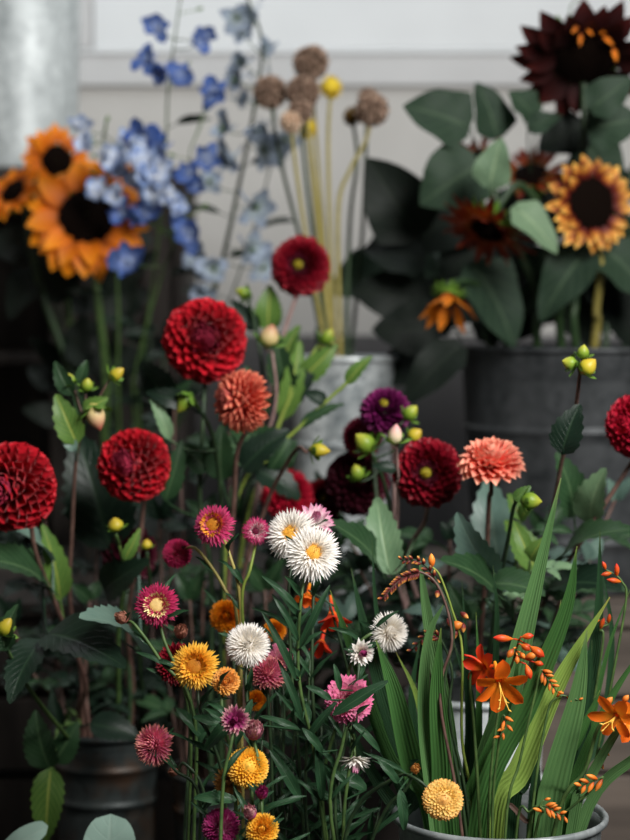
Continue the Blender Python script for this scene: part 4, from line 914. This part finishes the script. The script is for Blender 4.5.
def croc_buds(pl, path, n, L0, L1, r, mat, spread=1.0, side=None):
    for k in range(n):
        f = k/(max(1, n-1)); q = path[min(len(path)-1, int(f*(len(path)-1)))]; j = min(len(path)-1, int(f*(len(path)-1))+1)
        tg = (path[j]-path[max(0, j-1)]).normalized(); s = tg.cross(V((0, -1, 0))).normalized()*(1 if k % 2 else -1)
        L = L0+(L1-L0)*f; m = MB(); blob(m, q, (tg*.9+s*.75*spread+V((0, -.3, .1))), L, r*(L/L0)**.5, 1.1, 8, 7); pl.part('bud', m, mat)
px2m = lambda v, d: v*d/F
# spike with the big orange flower
b = croc_base([(478, 660), (470, 680), (474, 730), (480, 834)], 1.94); pl = Plant('montbretia', 'montbretia spike with the open orange and red flowers left of centre in the bucket', 'montbretia', b[0])
pl.stem(b, .002, .0012, 'stem_green')
croc_flower(pl, P(499, 682, 1.90), V((.12, -.75, -.75)), px2m(33, 1.9), 'crocus_orange', spread=58)
croc_flower(pl, P(484, 668, 1.93), V((-.55, -.5, .0)), px2m(25, 1.9), 'crocus_red', spread=58, stam=False)
m = MB(); tube(m, smooth_path([P(486, 668, 1.93), P(474, 658, 1.93), P(464, 655, 1.93)], 4), .0016, .0011); pl.part('stamens', m, 'crocus_red')
m = MB(); tube(m, smooth_path([P(478, 668, 1.94), P(490, 672, 1.93), P(499, 682, 1.91)], 4), .0013, .0013); pl.part('stalk', m, 'stem_green')
# red bud cluster
b = croc_base([(519, 640), (512, 664), (500, 700), (488, 834)], 1.93); pl = Plant('montbretia', 'montbretia spike with a loose cluster of red buds above the open orange flower', 'montbretia', b[0])
pl.stem(b, .0018, .001, 'stem_green')
for (x, y, dx, dz, L, r, mt) in [(514, 639, -1, .1, 22, 4.5, 'bud_red'), (521, 637, 1, .15, 13, 4, 'bud_red'), (514, 648, -.5, -.7, 12, 4, 'bud_orange'), (520, 644, .7, -.4, 12, 4, 'bud_red'), (530, 646, .8, -.6, 18, 5.5, 'bud_red'), (524, 658, .9, .3, 14, 4.5, 'bud_orange'), (526, 664, .3, -1, 16, 4.5, 'bud_red'), (517, 655, .0, -1, 9, 3, 'bud_orange'), (520, 652, .6, -.8, 8, 3, 'bud_orange'), (534, 662, .8, -.2, 10, 3.5, 'bud_red')]:
    m = MB(); c = P(x, y, 1.92); q = pl.near(c, 0); tube(m, smooth_path([q, c], 2), .0009, .0009, 5)
    blob(m, c, V((dx, -.2, dz)), px2m(L, 1.92), px2m(r*.85, 1.92), 1.2, 9, 7); pl.part('bud', m, mt)
# small orange bud heads: label, arch points, n, Lpx, mat, root
CB = [
 ('montbretia spike of small striped orange buds right of the red bud cluster', [(541, 670), (548, 680), (557, 692)], 9, 12, 'bud_orange', [(536, 690), (520, 760), (505, 834)], 1.92),
 ('montbretia spike with few tiny orange buds near the bent tip of the pale blade', [(556, 698), (566, 696), (578, 700)], 3, 10, 'bud_orange', [(546, 720), (530, 834)], 1.93),
 ('montbretia spike of orange buds just under the open orange flower', [(503, 716), (506, 726), (500, 736)], 6, 12, 'bud_orange', [(498, 750), (492, 834)], 1.90),
 ('montbretia spike of orange buds on a brown stalk at the right of the bucket', [(603, 778), (592, 782), (582, 786)], 6, 16, 'bud_orange', [(580, 800), (560, 816), (535, 834)], 1.88),
 ('montbretia spike ending in golden orange buds close above the bucket rim', [(544, 806), (552, 810), (564, 816)], 8, 13, 'bud_orange', [(530, 812), (516, 834)], 1.87),
 ('montbretia spike with dark orange buds left of the right hand flower', [(598, 748), (600, 758), (596, 768)], 4, 14, 'seed', [(594, 780), (572, 834)], 1.95),
 ('montbretia stem with a few reddish buds over the dahlia leaves at the right edge', [(622, 582), (614, 574), (606, 570)], 4, 17, 'bud_red', [(626, 600), (612, 680), (585, 834)], 1.98),
 ('montbretia stem with dark red buds behind the pale yellow green blade', [(600, 630), (608, 624), (600, 620)], 3, 14, 'bud_red', [(602, 650), (575, 834)], 2.02),
 ('montbretia stalk with small yellow orange bud low behind the golden buds', [(543, 812), (540, 806), (544, 800)], 2, 12, 'bud_orange', [(528, 834)], 1.93),
]
for lab, arch, n, L, mt, root, d in CB:
    if arch[0][1] > 770: d = 1.905
    b = croc_base([arch[0]]+root, d); pl = Plant('montbretia', lab, 'montbretia', b[0])
    pts = b[:-1]+W(arch, d); pl.stem(pts, .0017, .0008, 'stem_green')
    croc_buds(pl, smooth_path(W(arch, d), 5), n, px2m(L, d), px2m(L*.6, d), px2m(L*.17, d), mt)
# right hand flower
b = croc_base([(620, 704), (598, 728), (585, 770), (556, 834)], 1.92); pl = Plant('montbretia', 'montbretia spike with the deep orange open flower at the right edge', 'montbretia', b[0])
pl.stem(b, .0026, .0014, 'stem_green')
croc_flower(pl, P(616, 716, 1.90), V((-.45, -.8, -.25)), px2m(27, 1.9), 'crocus_orange', spread=62)
croc_flower(pl, P(632, 720, 1.92), V((.2, -.8, .1)), px2m(24, 1.9), 'crocus_orange', spread=60, stam=False)
croc_buds(pl, W([(604, 706), (612, 705), (622, 703)], 1.9), 3, px2m(13, 1.9), px2m(11, 1.9), px2m(3.5, 1.9), 'bud_orange')
# seed spikes on the left
SS = [
 ('drooping montbretia seed spike pointing down left, longest of the brown ones', [(440, 700), (452, 640), (440, 590), (420, 572), (400, 580), (383, 598)], 26, 'stem_brown'),
 ('short brown and orange montbretia seed spike at the top of the arching group', [(444, 700), (454, 630), (436, 580), (420, 562), (402, 560)], 14, 'stem_dark'),
 ('small montbretia seed spike pointing down left beside the white sideways strawflower', [(450, 720), (452, 672), (440, 638), (428, 634), (412, 650)], 12, 'stem_dark'),
 ('montbretia stem with an orange tip bud and dark seed capsules on a bright green arch', [(462, 740), (462, 650), (452, 610), (440, 576), (431, 566)], 0, 'stem_lime'),
]
for i, (lab, wp, n, sm) in enumerate(SS):
    d = 1.93+.01*i; rv = list(reversed(wp)); b = croc_base(rv+[(462+4*i, 834)], d); pl = Plant('montbretia', lab, 'montbretia', b[0])
    pl.stem(b, .0018, .0009, sm); arch = smooth_path(W(wp[-3:], d), 8)
    if n: croc_buds(pl, arch, n, px2m(9, d), px2m(6, d), px2m(1.9, d), 'seed')
    else:
        m = MB(); blob(m, P(432, 568, d), V((-.05, 0, 1)), px2m(15, d), px2m(3.6, d)); pl.part('bud', m, 'bud_orange')
        for (x, y) in [(447, 618), (455, 628), (460, 612), (463, 622), (438, 590), (430, 580)]:
            m = MB(); blob(m, P(x, y, d), V((U(-.5, .8), -.2, U(-.8, .3))), px2m(11, d), px2m(3, d)); pl.part('bud', m, 'seed')
        m = MB(); blob(m, P(450, 628, d), V((.9, -.3, .4)), px2m(14, d), px2m(5, d)); pl.part('bud', m, 'bud_orange')
# red orange wilted montbretia behind the white pair
b = croc_base([(330, 604), (340, 640), (360, 700), (420, 834)], 2.05); pl = Plant('montbretia', 'blurred red orange montbretia flowers below the white strawflower pair', 'montbretia', b[0])
pl.stem(b, .002, .0012, 'stem_dark')
croc_flower(pl, P(332, 612, 2.06), V((.1, -.5, -1)), px2m(24, 2), 'crocus_red', spread=35, stam=False)
croc_flower(pl, P(308, 594, 2.08), V((-.1, -.5, -.5)), px2m(18, 2), 'crocus_orange', spread=40, stam=False)
croc_flower(pl, P(322, 640, 2.10), V((-.3, -.5, -1)), px2m(20, 2), 'crocus_red', spread=35, stam=False)
for (a1, a2) in (((332, 604), (334, 612)), ((308, 590), (334, 606)), ((322, 632), (338, 640))):
    m = MB(); tube(m, smooth_path([P(*a1, 2.07), P(*a2, 2.06)], 3), .001, .001); pl.part('stalk', m, 'stem_dark')

# ---------------- sunflowers
def sun_head(pl, c, n, R, mat, disc='disc_dark', dr=.42, N=34, th=(72, 98), w=.24, curl=(-.1, -.3), sag=0., kind='point', droop=False, L=.62):
    n = n.normalized(); m = MB()
    head(m, c, n, R, N, th[0], th[1], L, L*.96, w, w, curl[0], curl[1], .0, dr/.8, kind, .5, 1.0, ns=6, nc=2, jit=.1, sag=sag); pl.part('petals', m, mat)
    m = MB(); dome(m, c-n*R*.02, n, R*dr*1.08, R*.16, 170, R*.07, R*.035)
    pl.part('flower_center', m, disc)
    m = MB(); head(m, c-n*R*.05, n, R, 22, 95, 125, .35, .4, .14, .14, -.3, -.3, 0, dr, 'point', .4, 1, ns=4)
    nn, a, b2 = frame(n); dome(m, c-n*R*.01, -n, R*dr*1.15, R*.22, 1, .0001, .0001, False); pl.part('calyx', m, 'sepal')
SN = [
 ('large near black maroon sunflower at the top right', 584, 60, 2.85, 64, (-.10, -1.05), 'sun_maroon', dict(dr=.46, N=32, w=.40, kind='lance', th=(58, 96)), [(584, 130), (578, 220), (575, 300)], bk_sun, 'stem_dark'),
 ('sunflower with yellow tipped bronze petals at the right edge', 591, 204, 2.80, 40, (.40, .05), 'sun_bicolor', dict(dr=.66, N=46, w=.30, th=(55, 92), L=.50, kind='lance'), [(600, 260), (596, 310)], bk_sun, 'stem_straw'),
 ('drooping rust red sunflower seen from behind with a green calyx', 489, 228, 2.80, 56, (-1.1, -2.3), 'sun_rust', dict(dr=.32, N=44, w=.17, curl=(.2, -.2), th=(60, 105), sag=.15), [(520, 185), (545, 220), (560, 300)], bk_sun, 'stem_dark'),
 ('dark sunflower with orange petal tips between the leaves, upper middle right', 530, 175, 2.95, 38, (-.3, 1.3), 'sun_rust', dict(dr=.45, N=26, w=.2, th=(45, 80)), [(545, 240), (560, 310)], bk_sun, 'stem_dark'),
 ('small dark sunflower with orange red petals pointing left under the big leaf', 478, 160, 2.92, 36, (-1.0, .9), 'sun_rust', dict(dr=.3, N=20, w=.16, th=(50, 85)), [(500, 210), (540, 300)], bk_sun, 'stem_dark'),
 ('wilted sunflower with drooping orange petals left of the grey tub', 448, 298, 2.80, 34, (-.3, -1.6), 'sun_wilt', dict(dr=.3, N=8, w=.38, th=(20, 75), kind='lance', sag=.6, L=.95, curl=(-.5, .4)), [(478, 285), (510, 320)], bk_sun, 'stem_dark'),
 ('big orange sunflower with a black centre at the left', 87, 217, 3.05, 58, (.08, .40), 'sun_orange', dict(dr=.48, N=30, w=.42, kind='lance', curl=(-.1, -.5), sag=.25), [(98, 300), (106, 380)], bk_del, 'stem_green'),
 ('orange sunflower turned to the right above the big one', 57, 162, 3.15, 34, (.55, .15), 'sun_orange', dict(dr=.48, N=24, w=.40, kind='lance'), [(62, 260), (76, 380)], bk_del, 'stem_green'),
 ('orange sunflower seen from behind at the left edge', 14, 192, 3.12, 34, (-.8, .9), 'sun_orange', dict(dr=.40, N=20, w=.40, kind='lance'), [(38, 280), (80, 400)], bk_del, 'stem_dark'),
 ('orange sunflower mostly hidden by pale blue delphinium florets', 112, 182, 3.22, 30, (.3, .4), 'sun_orange', dict(dr=.4, N=20, w=.40, kind='lance'), [(112, 280), (112, 400)], bk_del, 'stem_dark'),
]
sp = {}
for lab, px, py, d, r, fc, mt, kw, wp, bk, sm in SN:
    c = P(px, py, d); n = face(*fc); R = r*d/F; b, rim = bk.root(P(*wp[-1], d)); pl = Plant('sunflower', lab, 'sunflower', b)
    pts = [c-n*R*.15, c-n*R*.5]
    for i, q in enumerate(wp): pts.append(P(q[0], q[1], d+(rim.y-d)*(i+1)/(len(wp)+1)))
    pts += [rim, b]; pts.reverse(); pl.stem(pts, .0075, .0045, sm); sun_head(pl, c, n, R, mt, **kw); sp[(px, py)] = pl
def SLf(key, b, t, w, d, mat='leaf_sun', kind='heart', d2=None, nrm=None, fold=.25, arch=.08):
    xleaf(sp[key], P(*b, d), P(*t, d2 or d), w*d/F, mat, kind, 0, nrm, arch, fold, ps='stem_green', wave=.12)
A = (584, 60); B_ = (591, 204); C_ = (489, 228); E_ = (530, 175); G_ = (478, 160); Hh = (448, 298)
SLf(G_, (470, 128), (403, 106), 62, 2.86, nrm=V((-.3, -1, .5)))
SLf(G_, (497, 138), (476, 82), 46, 2.90)
SLf(E_, (535, 118), (508, 92), 44, 2.88, nrm=V((0, -.8, .9)))
SLf(E_, (528, 130), (562, 116), 26, 2.84)
SLf(C_, (490, 188), (502, 138), 40, 2.74, 'leaf_sun_l', nrm=V((-.3, -1, .3)))
SLf(C_, (514, 206), (557, 254), 38, 2.74, 'leaf_sun_l', nrm=V((.3, -1, .5)))
SLf(C_, (480, 165), (420, 205), 74, 2.84, 'leaf_sun')
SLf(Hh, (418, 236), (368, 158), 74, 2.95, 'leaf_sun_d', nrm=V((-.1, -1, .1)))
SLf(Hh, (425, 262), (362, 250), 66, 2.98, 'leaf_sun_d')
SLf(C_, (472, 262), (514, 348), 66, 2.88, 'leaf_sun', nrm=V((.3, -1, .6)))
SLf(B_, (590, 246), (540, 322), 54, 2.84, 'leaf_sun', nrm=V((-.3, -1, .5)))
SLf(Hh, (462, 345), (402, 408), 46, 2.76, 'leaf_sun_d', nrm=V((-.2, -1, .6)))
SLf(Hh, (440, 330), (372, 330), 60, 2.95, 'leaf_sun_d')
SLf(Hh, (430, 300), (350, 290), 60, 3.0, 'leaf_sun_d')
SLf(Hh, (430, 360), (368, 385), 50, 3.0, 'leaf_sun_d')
SLf(A, (588, 130), (640, 120), 56, 2.8, 'leaf_sun'); SLf(A, (590, 110), (632, 78), 40, 2.76, 'leaf_sun')
SLf(A, (584, 125), (538, 150), 50, 2.92, 'leaf_sun_d'); SLf(A, (582, 140), (620, 190), 56, 2.95, 'leaf_sun')
SLf(B_, (606, 250), (650, 300), 60, 2.86, 'leaf_sun'); SLf(B_, (600, 270), (630, 350), 50, 2.95, 'leaf_sun_d')
SLf(A, (578, 180), (540, 240), 66, 2.98, 'leaf_sun_d'); SLf(A, (580, 230), (620, 280), 60, 3.02, 'leaf_sun_d')
SLf(E_, (540, 200), (490, 270), 70, 3.0, 'leaf_sun_d'); SLf(E_, (548, 250), (510, 320), 60, 3.0, 'leaf_sun'); SLf(G_, (500, 230), (440, 280), 76, 3.0, 'leaf_sun_d')
SLf(G_, (505, 260), (440, 330), 70, 3.02, 'leaf_sun_d'); SLf(G_, (490, 180), (440, 170), 60, 2.98, 'leaf_sun_d'); SLf(G_, (480, 200), (405, 250), 80, 3.0, 'leaf_sun_d')
SLf(E_, (555, 280), (590, 345), 44, 2.98, 'leaf_sun_d')
for t in [(470, 250, 3.1), (520, 220, 3.15), (560, 180, 3.15), (610, 160, 3.12), (430, 220, 3.12), (625, 240, 3.1), (400, 260, 3.1)]:
    T = P(*t); b, rim = bk_sun.root(T); pl = Plant('sunflower', 'flowerless sunflower stem with dark heart shaped leaves in the grey tub', 'sunflower', b, 'flowerless sunflower stems')
    pl.stem([b, rim, rim.lerp(T, .5), T], .006, .004, 'stem_dark')
    path = [p for p in pl.path if p.z > bk_sun.zr+.05]
    for k in range(6):
        q = path[int((len(path)-1)*(k+.5)/6)]; ph = k*GA+t[0]; dr = V((math.cos(ph), math.sin(ph)*.5, U(-.2, .4))); bb = q+dr*.03
        xleaf(pl, bb, bb+dr.normalized()*U(.09, .13)-V((0, 0, .02)), U(.08, .10), R_.choice(['leaf_sun_d', 'leaf_sun_d', 'leaf_sun']), 'heart', 0, None, .08, .25, wave=.12)
pl = sp[A]; m = MB(); tube(m, smooth_path([P(572, 22, 2.85), P(570, 8, 2.84), P(578, 0, 2.84), P(590, 4, 2.84)], 4), .0012, .0006); pl.part('tendril', m, 'stem_green')
for (x, y, dx, dz) in [(578, 36, -.5, -.6), (581, 43, -.1, -1), (586, 38, .4, -.5), (598, 42, .8, -.3), (603, 46, .6, -.6), (613, 58, .3, -1)]:
    m = MB(); petal(m, P(x, y-10, 2.80), V((dx, -.25, dz)), V((0, -1, .2)), px2m(U(10, 16), 2.8), px2m(U(4, 6.5), 2.8), 'lance', U(-.8, 1), 1.0, 6, 2)
    pl.part('inner_petal', m, 'sun_wilt')
for (k, b, t, w) in [((87, 217), (95, 290), (140, 345), 34), ((87, 217), (100, 330), (60, 350), 40), ((57, 162), (66, 300), (30, 240), 44), ((14, 192), (30, 250), (-10, 240), 46), ((112, 182), (112, 320), (150, 290), 40), ((14, 192), (36, 270), (10, 320), 40), ((112, 182), (112, 300), (128, 240), 40), ((57, 162), (70, 340), (110, 390), 40)]:
    SLf(k, b, t, w, 3.16, 'leaf_sun_d')
for t in [(40, 200, 3.3), (130, 220, 3.34), (150, 300, 3.3), (165, 340, 3.3), (60, 340, 3.3)]:
    T = P(*t); b, rim = bk_del.root(T); pl = Plant('sunflower', 'flowerless leafy stem in the shade around the orange sunflowers', 'foliage', b, 'leafy stems at the back left')
    pl.stem([b, rim, rim.lerp(T, .5), T], .004, .003, 'stem_dark')
    path = [p for p in pl.path if p.z > bk_del.zr+.05]
    for k in range(5):
        q = path[int((len(path)-1)*(k+.5)/5)]; ph = k*GA+t[0]; dr = V((math.cos(ph), math.sin(ph)*.4, U(-.1, .5))); bb = q+dr*.02
        xleaf(pl, bb, bb+dr.normalized()*U(.05, .08), U(.035, .05), 'leaf_sun_d', 'ovate', 0, None, .08, .25, wave=.12)

# ---------------- delphiniums
def floret(pl, c, n, R, mat, q=None, back=True):
    n, a, b = frame(n); m = MB(); ph0 = U(0, 6)
    for k in range(5):
        ph = ph0+k/5*2*math.pi; rad = a*math.cos(ph)+b*math.sin(ph); th = math.radians(U(48, 85))
        petal(m, c+rad*R*.05, n*math.cos(th)+rad*math.sin(th), n*math.sin(th)-rad*math.cos(th), R*U(.75, 1.2), R*U(.7, 1.05), R_.choice(['scoop', 'lance']), U(-.8, 1.1), .7, 5, 2, wav=.22)
    tube(m, smooth_path([c, c-n*R*.5+V((0, 0, R*.15)), c-n*R*1.0+V((0, 0, R*.5))], 3), R*.12, R*.04, 6, .9)
    o = pl.part('floret', m, mat)
    m = MB(); blob(m, c, n, R*.35, R*.14); pl.part('bee', m, 'delph_pale' if mat != 'delph_grey' else 'sepal_dark', o)
    if q is not None:
        m = MB(); tube(m, smooth_path([q, (q+c)/2+V((0, 0, -.004)), c-n*R*.2], 3), .0011, .0009, 5); pl.part('stalk', m, 'stem_green')
DL = [
 ('tall blue delphinium spike, the one nearest the white panel edge', [(182, -14), (176, 30), (168, 90), (166, 140), (158, 240), (140, 380)], 3.02, 'delph', 'stem_green', [(157, 27, 13), (148, 58, 13), (162, 70, 14), (180, 76, 14), (205, 36, 13), (198, 44, 12), (145, 138, 17), (160, 148, 14)], .0018),
 ('dense pale blue delphinium spike in front of the orange sunflowers', [(106, 120), (104, 150), (112, 200), (118, 300), (118, 380)], 2.98, 'delph_pale', 'stem_green', [(82, 128, 14), (84, 146, 12), (106, 158, 15), (114, 168, 13), (134, 152, 15), (140, 166, 16), (154, 172, 15), (156, 190, 13), (100, 190, 13), (116, 194, 12), (140, 184, 13), (128, 140, 12), (168, 200, 13), (176, 204, 12)], .0022),
 ('deep blue delphinium side spike low beside the big orange sunflower', [(190, 150), (186, 210), (160, 280), (134, 380)], 3.0, 'delph', 'stem_green', [(190, 232, 17), (205, 158, 14), (190, 172, 13), (130, 262, 18), (124, 214, 13), (148, 212, 14), (142, 216, 12), (208, 98, 12), (214, 90, 12), (196, 184, 10)], .0018),
 ('fading grey blue delphinium spike on a dark stem left of the brown pods', [(246, -6), (262, 44), (254, 110), (240, 180), (222, 262), (190, 380)], 3.04, 'delph_grey', 'stem_dark', [(236, 18, 13), (250, 14, 12), (264, 48, 10), (243, 62, 13), (236, 80, 13), (224, 130, 14), (230, 158, 15), (210, 182, 12), (254, 206, 17), (250, 250, 16), (262, 268, 14), (200, 262, 15), (214, 270, 14), (258, 130, 12), (205, 290, 12), (262, 150, 14)], .0032),
 ('pale grey delphinium spray behind the brown pods', [(268, 60), (275, 130), (262, 200), (230, 300), (190, 400)], 3.1, 'delph_grey', 'stem_dark', [(276, 152, 15), (266, 146, 13), (284, 140, 12), (240, 30, 10), (246, 100, 10)], .0016),
]
for lab, wp, d, mt, sm, fl, sr in DL:
    b, rim = bk_del.root(P(*wp[-1], d)); pl = Plant('delphinium', lab, 'delphinium', b)
    pts = [P(q[0], q[1], d+(rim.y-d)*i/len(wp)) for i, q in enumerate(wp)]+[rim, b]; pts.reverse(); pl.stem(pts, sr*1.5, sr*.6, sm)
    for (x, y, r) in fl:
        c = P(x, y, d+U(-.03, .02)); q = pl.near(c, .02)
        floret(pl, c, V((U(-.9, .9)+(.4 if c.x > q.x else -.4), -1, U(-.5, .4))), r*d/F*1.3, mt, q)
    for k in range(5):
        f = pl.path[int(len(pl.path)*(.97-.06*k))-1]; m = MB(); e = f+V((U(-.03, .03), U(-.01, .01), U(.005, .02))); tube(m, smooth_path([f, e], 3), .0007, .0006, 5); blob(m, e, e-f, .012, .0028, seg=7, rings=5); pl.part('bud', m, 'sepal' if mt != 'delph_grey' else 'delph_grey')
    for k in range(6):
        f = [p for p in pl.path if bk.zr-.2 < p.z]; q = f[int(len(f)*(.15+.09*k))]; ph = k*GA; dr = V((math.cos(ph), math.sin(ph)*.4, .4)); m = MB()
        for s in (-.5, -.2, .2, .5): leaf(m, q+dr*.02, q+dr*.06+V((s*.04, 0, abs(s)*-.02)), .008, 'sliver', None, .1, .3)
        tube(m, smooth_path([q, q+dr*.02], 2), .0008, .0008, 5); pl.part('leaf', m, 'leaf_dark')

# ---------------- pods and craspedia
def pod(pl, c, n, R, mat='pod'):
    m = MB(); n, a, b = frame(n); K = 44
    for k in range(K):
        z = 1-1.86*(k+.5)/K; s = math.sqrt(max(0, 1-z*z)); ph = k*GA; d = n*z+(a*math.cos(ph)+b*math.sin(ph))*s
        d, u1, u2 = frame(d); q = c+d*R*.55*U(.9, 1.1)
        for j in range(5):
            p2 = j/5*2*math.pi; rad = u1*math.cos(p2)+u2*math.sin(p2)
            petal(m, q+rad*R*.03, (d*.8+rad*.55), -rad, R*.50, R*.34, 'scoop', -.5, .4, 2, 1)
    o = pl.part('seed_head', m, mat); m = MB(); blob(m, c-n*R*.7, n, R*1.4, R*.68, 1, 14, 10); pl.part('core', m, 'pod_core', o)
def ball(pl, c, n, R, mat):
    m = MB(); head(m, c, n, R, 260, 0, 172, .28, .28, .12, .12, 0, 0, .78, 0, 'scoop', 1.0, .55, ns=2, nc=1); blob(m, c-n.normalized()*R*.85, n, R*1.7, R*.82, 1, 14, 10); pl.part('flower_head', m, mat)
PD = [
 ('brown scabiosa seed head, leftmost of the papery brown balls', 'scabiosa', 270, 92, 18, 'pod', [(278, 150), (300, 240), (318, 320)], 'stem_dark', 2.98),
 ('brown scabiosa seed head at the top of the cluster', 'scabiosa', 311, 63, 19, 'pod', [(316, 140), (324, 240), (330, 330)], 'stem_straw', 3.02),
 ('brown scabiosa seed head in the middle of the cluster below the top one', 'scabiosa', 303, 92, 18, 'pod', [(312, 160), (322, 250), (328, 330)], 'stem_straw', 2.96),
 ('small brown scabiosa seed head under the middle one', 'scabiosa', 300, 112, 13, 'pod', [(306, 180), (316, 260), (326, 330)], 'stem_dark', 2.93),
 ('brown scabiosa seed head standing apart on the right', 'scabiosa', 372, 110, 18, 'pod', [(366, 140), (350, 170), (338, 210), (340, 330)], 'stem_straw', 2.96),
 ('pale cream seed head below the brown cluster', 'scabiosa', 291, 122, 12, 'pod_pale', [(296, 170), (308, 250), (324, 340)], 'stem_straw', 2.92),
 ('yellow globe flower right of the brown cluster', 'craspedia', 331, 87, 12, 'craspedia', [(328, 140), (330, 240), (334, 340)], 'stem_straw', 2.96),
 ('yellow globe flower low between the pale pod and the stems', 'craspedia', 307, 128, 11, 'craspedia', [(312, 180), (320, 260), (330, 340)], 'stem_straw', 2.98),
 ('small faded dark yellow globe left of the lone brown pod', 'craspedia', 352, 116, 10, 'craspedia_old', [(357, 160), (350, 220), (346, 340)], 'stem_dark', 3.0),
 ('tall thin stem with a brown seed head hidden behind the lone one', 'scabiosa', 368, 98, 11, 'pod', [(365, 170), (362, 240), (352, 340)], 'stem_dark', 3.06),
]
for lab, kind, px, py, r, mt, wp, sm, d in PD:
    c = P(px, py, d); b, rim = bk_pods.root(P(*wp[-1], d)); pl = Plant(kind, lab, 'seed pod' if kind == 'scabiosa' else 'flower', b)
    pts = [c]+[P(*q, d+(rim.y-d)*(i+1)/(len(wp)+1)) for i, q in enumerate(wp)]+[rim, b]; pts.reverse(); pl.stem(pts, .0038, .0026, sm)
    n = V((U(-.3, .3), -.6, 1))
    if kind == 'scabiosa': pod(pl, c, n, r*d/F*1.06, mt)
    else: ball(pl, c, n, r*d/F, mt)

# ------------------------------------------------------------ light, camera
def area(name, loc, tgt, size, power, col=(1, 1, 1), sy=None):
    l = bpy.data.lights.new(name, 'AREA'); l.energy = power; l.size = size; l.color = col
    if sy: l.shape = 'RECTANGLE'; l.size_y = sy
    o = bpy.data.objects.new(name, l); COL.objects.link(o); o.location = loc; o.rotation_euler = (V(tgt)-V(loc)).to_track_quat('-Z', 'Y').to_euler(); return o
area('window_light', (.95, .75, 1.85), (-.03, 2.2, .6), .8, 82, (1.0, .985, .96), .9)
area('wall_wash_light', (-.3, 3.3, 2.25), (0, 3.75, .9), 1.6, 10.8, (.92, .97, 1.0), .8)  # added area light overhead, brightens the upper back wall more than the lower
w = bpy.data.worlds.new('World'); SC.world = w; w.use_nodes = True
bg = w.node_tree.nodes['Background']; bg.inputs[0].default_value = (.55, .72, .85, 1); bg.inputs[1].default_value = .022
cam = bpy.data.cameras.new('camera'); co = bpy.data.objects.new('camera', cam); COL.objects.link(co); SC.camera = co
co.location = (0, 0, H); co.rotation_euler = (math.pi/2-PITCH, 0, 0)
cam.sensor_fit = 'VERTICAL'; cam.sensor_height = 36; cam.lens = 36*F/840
cam.clip_start = .05; cam.dof.use_dof = True; cam.dof.focus_distance = 1.95; cam.dof.aperture_fstop = 3.8
SC.view_settings.view_transform = 'Standard'; SC.view_settings.look = 'None'; SC.view_settings.gamma = 1; SC.view_settings.exposure = 0.0
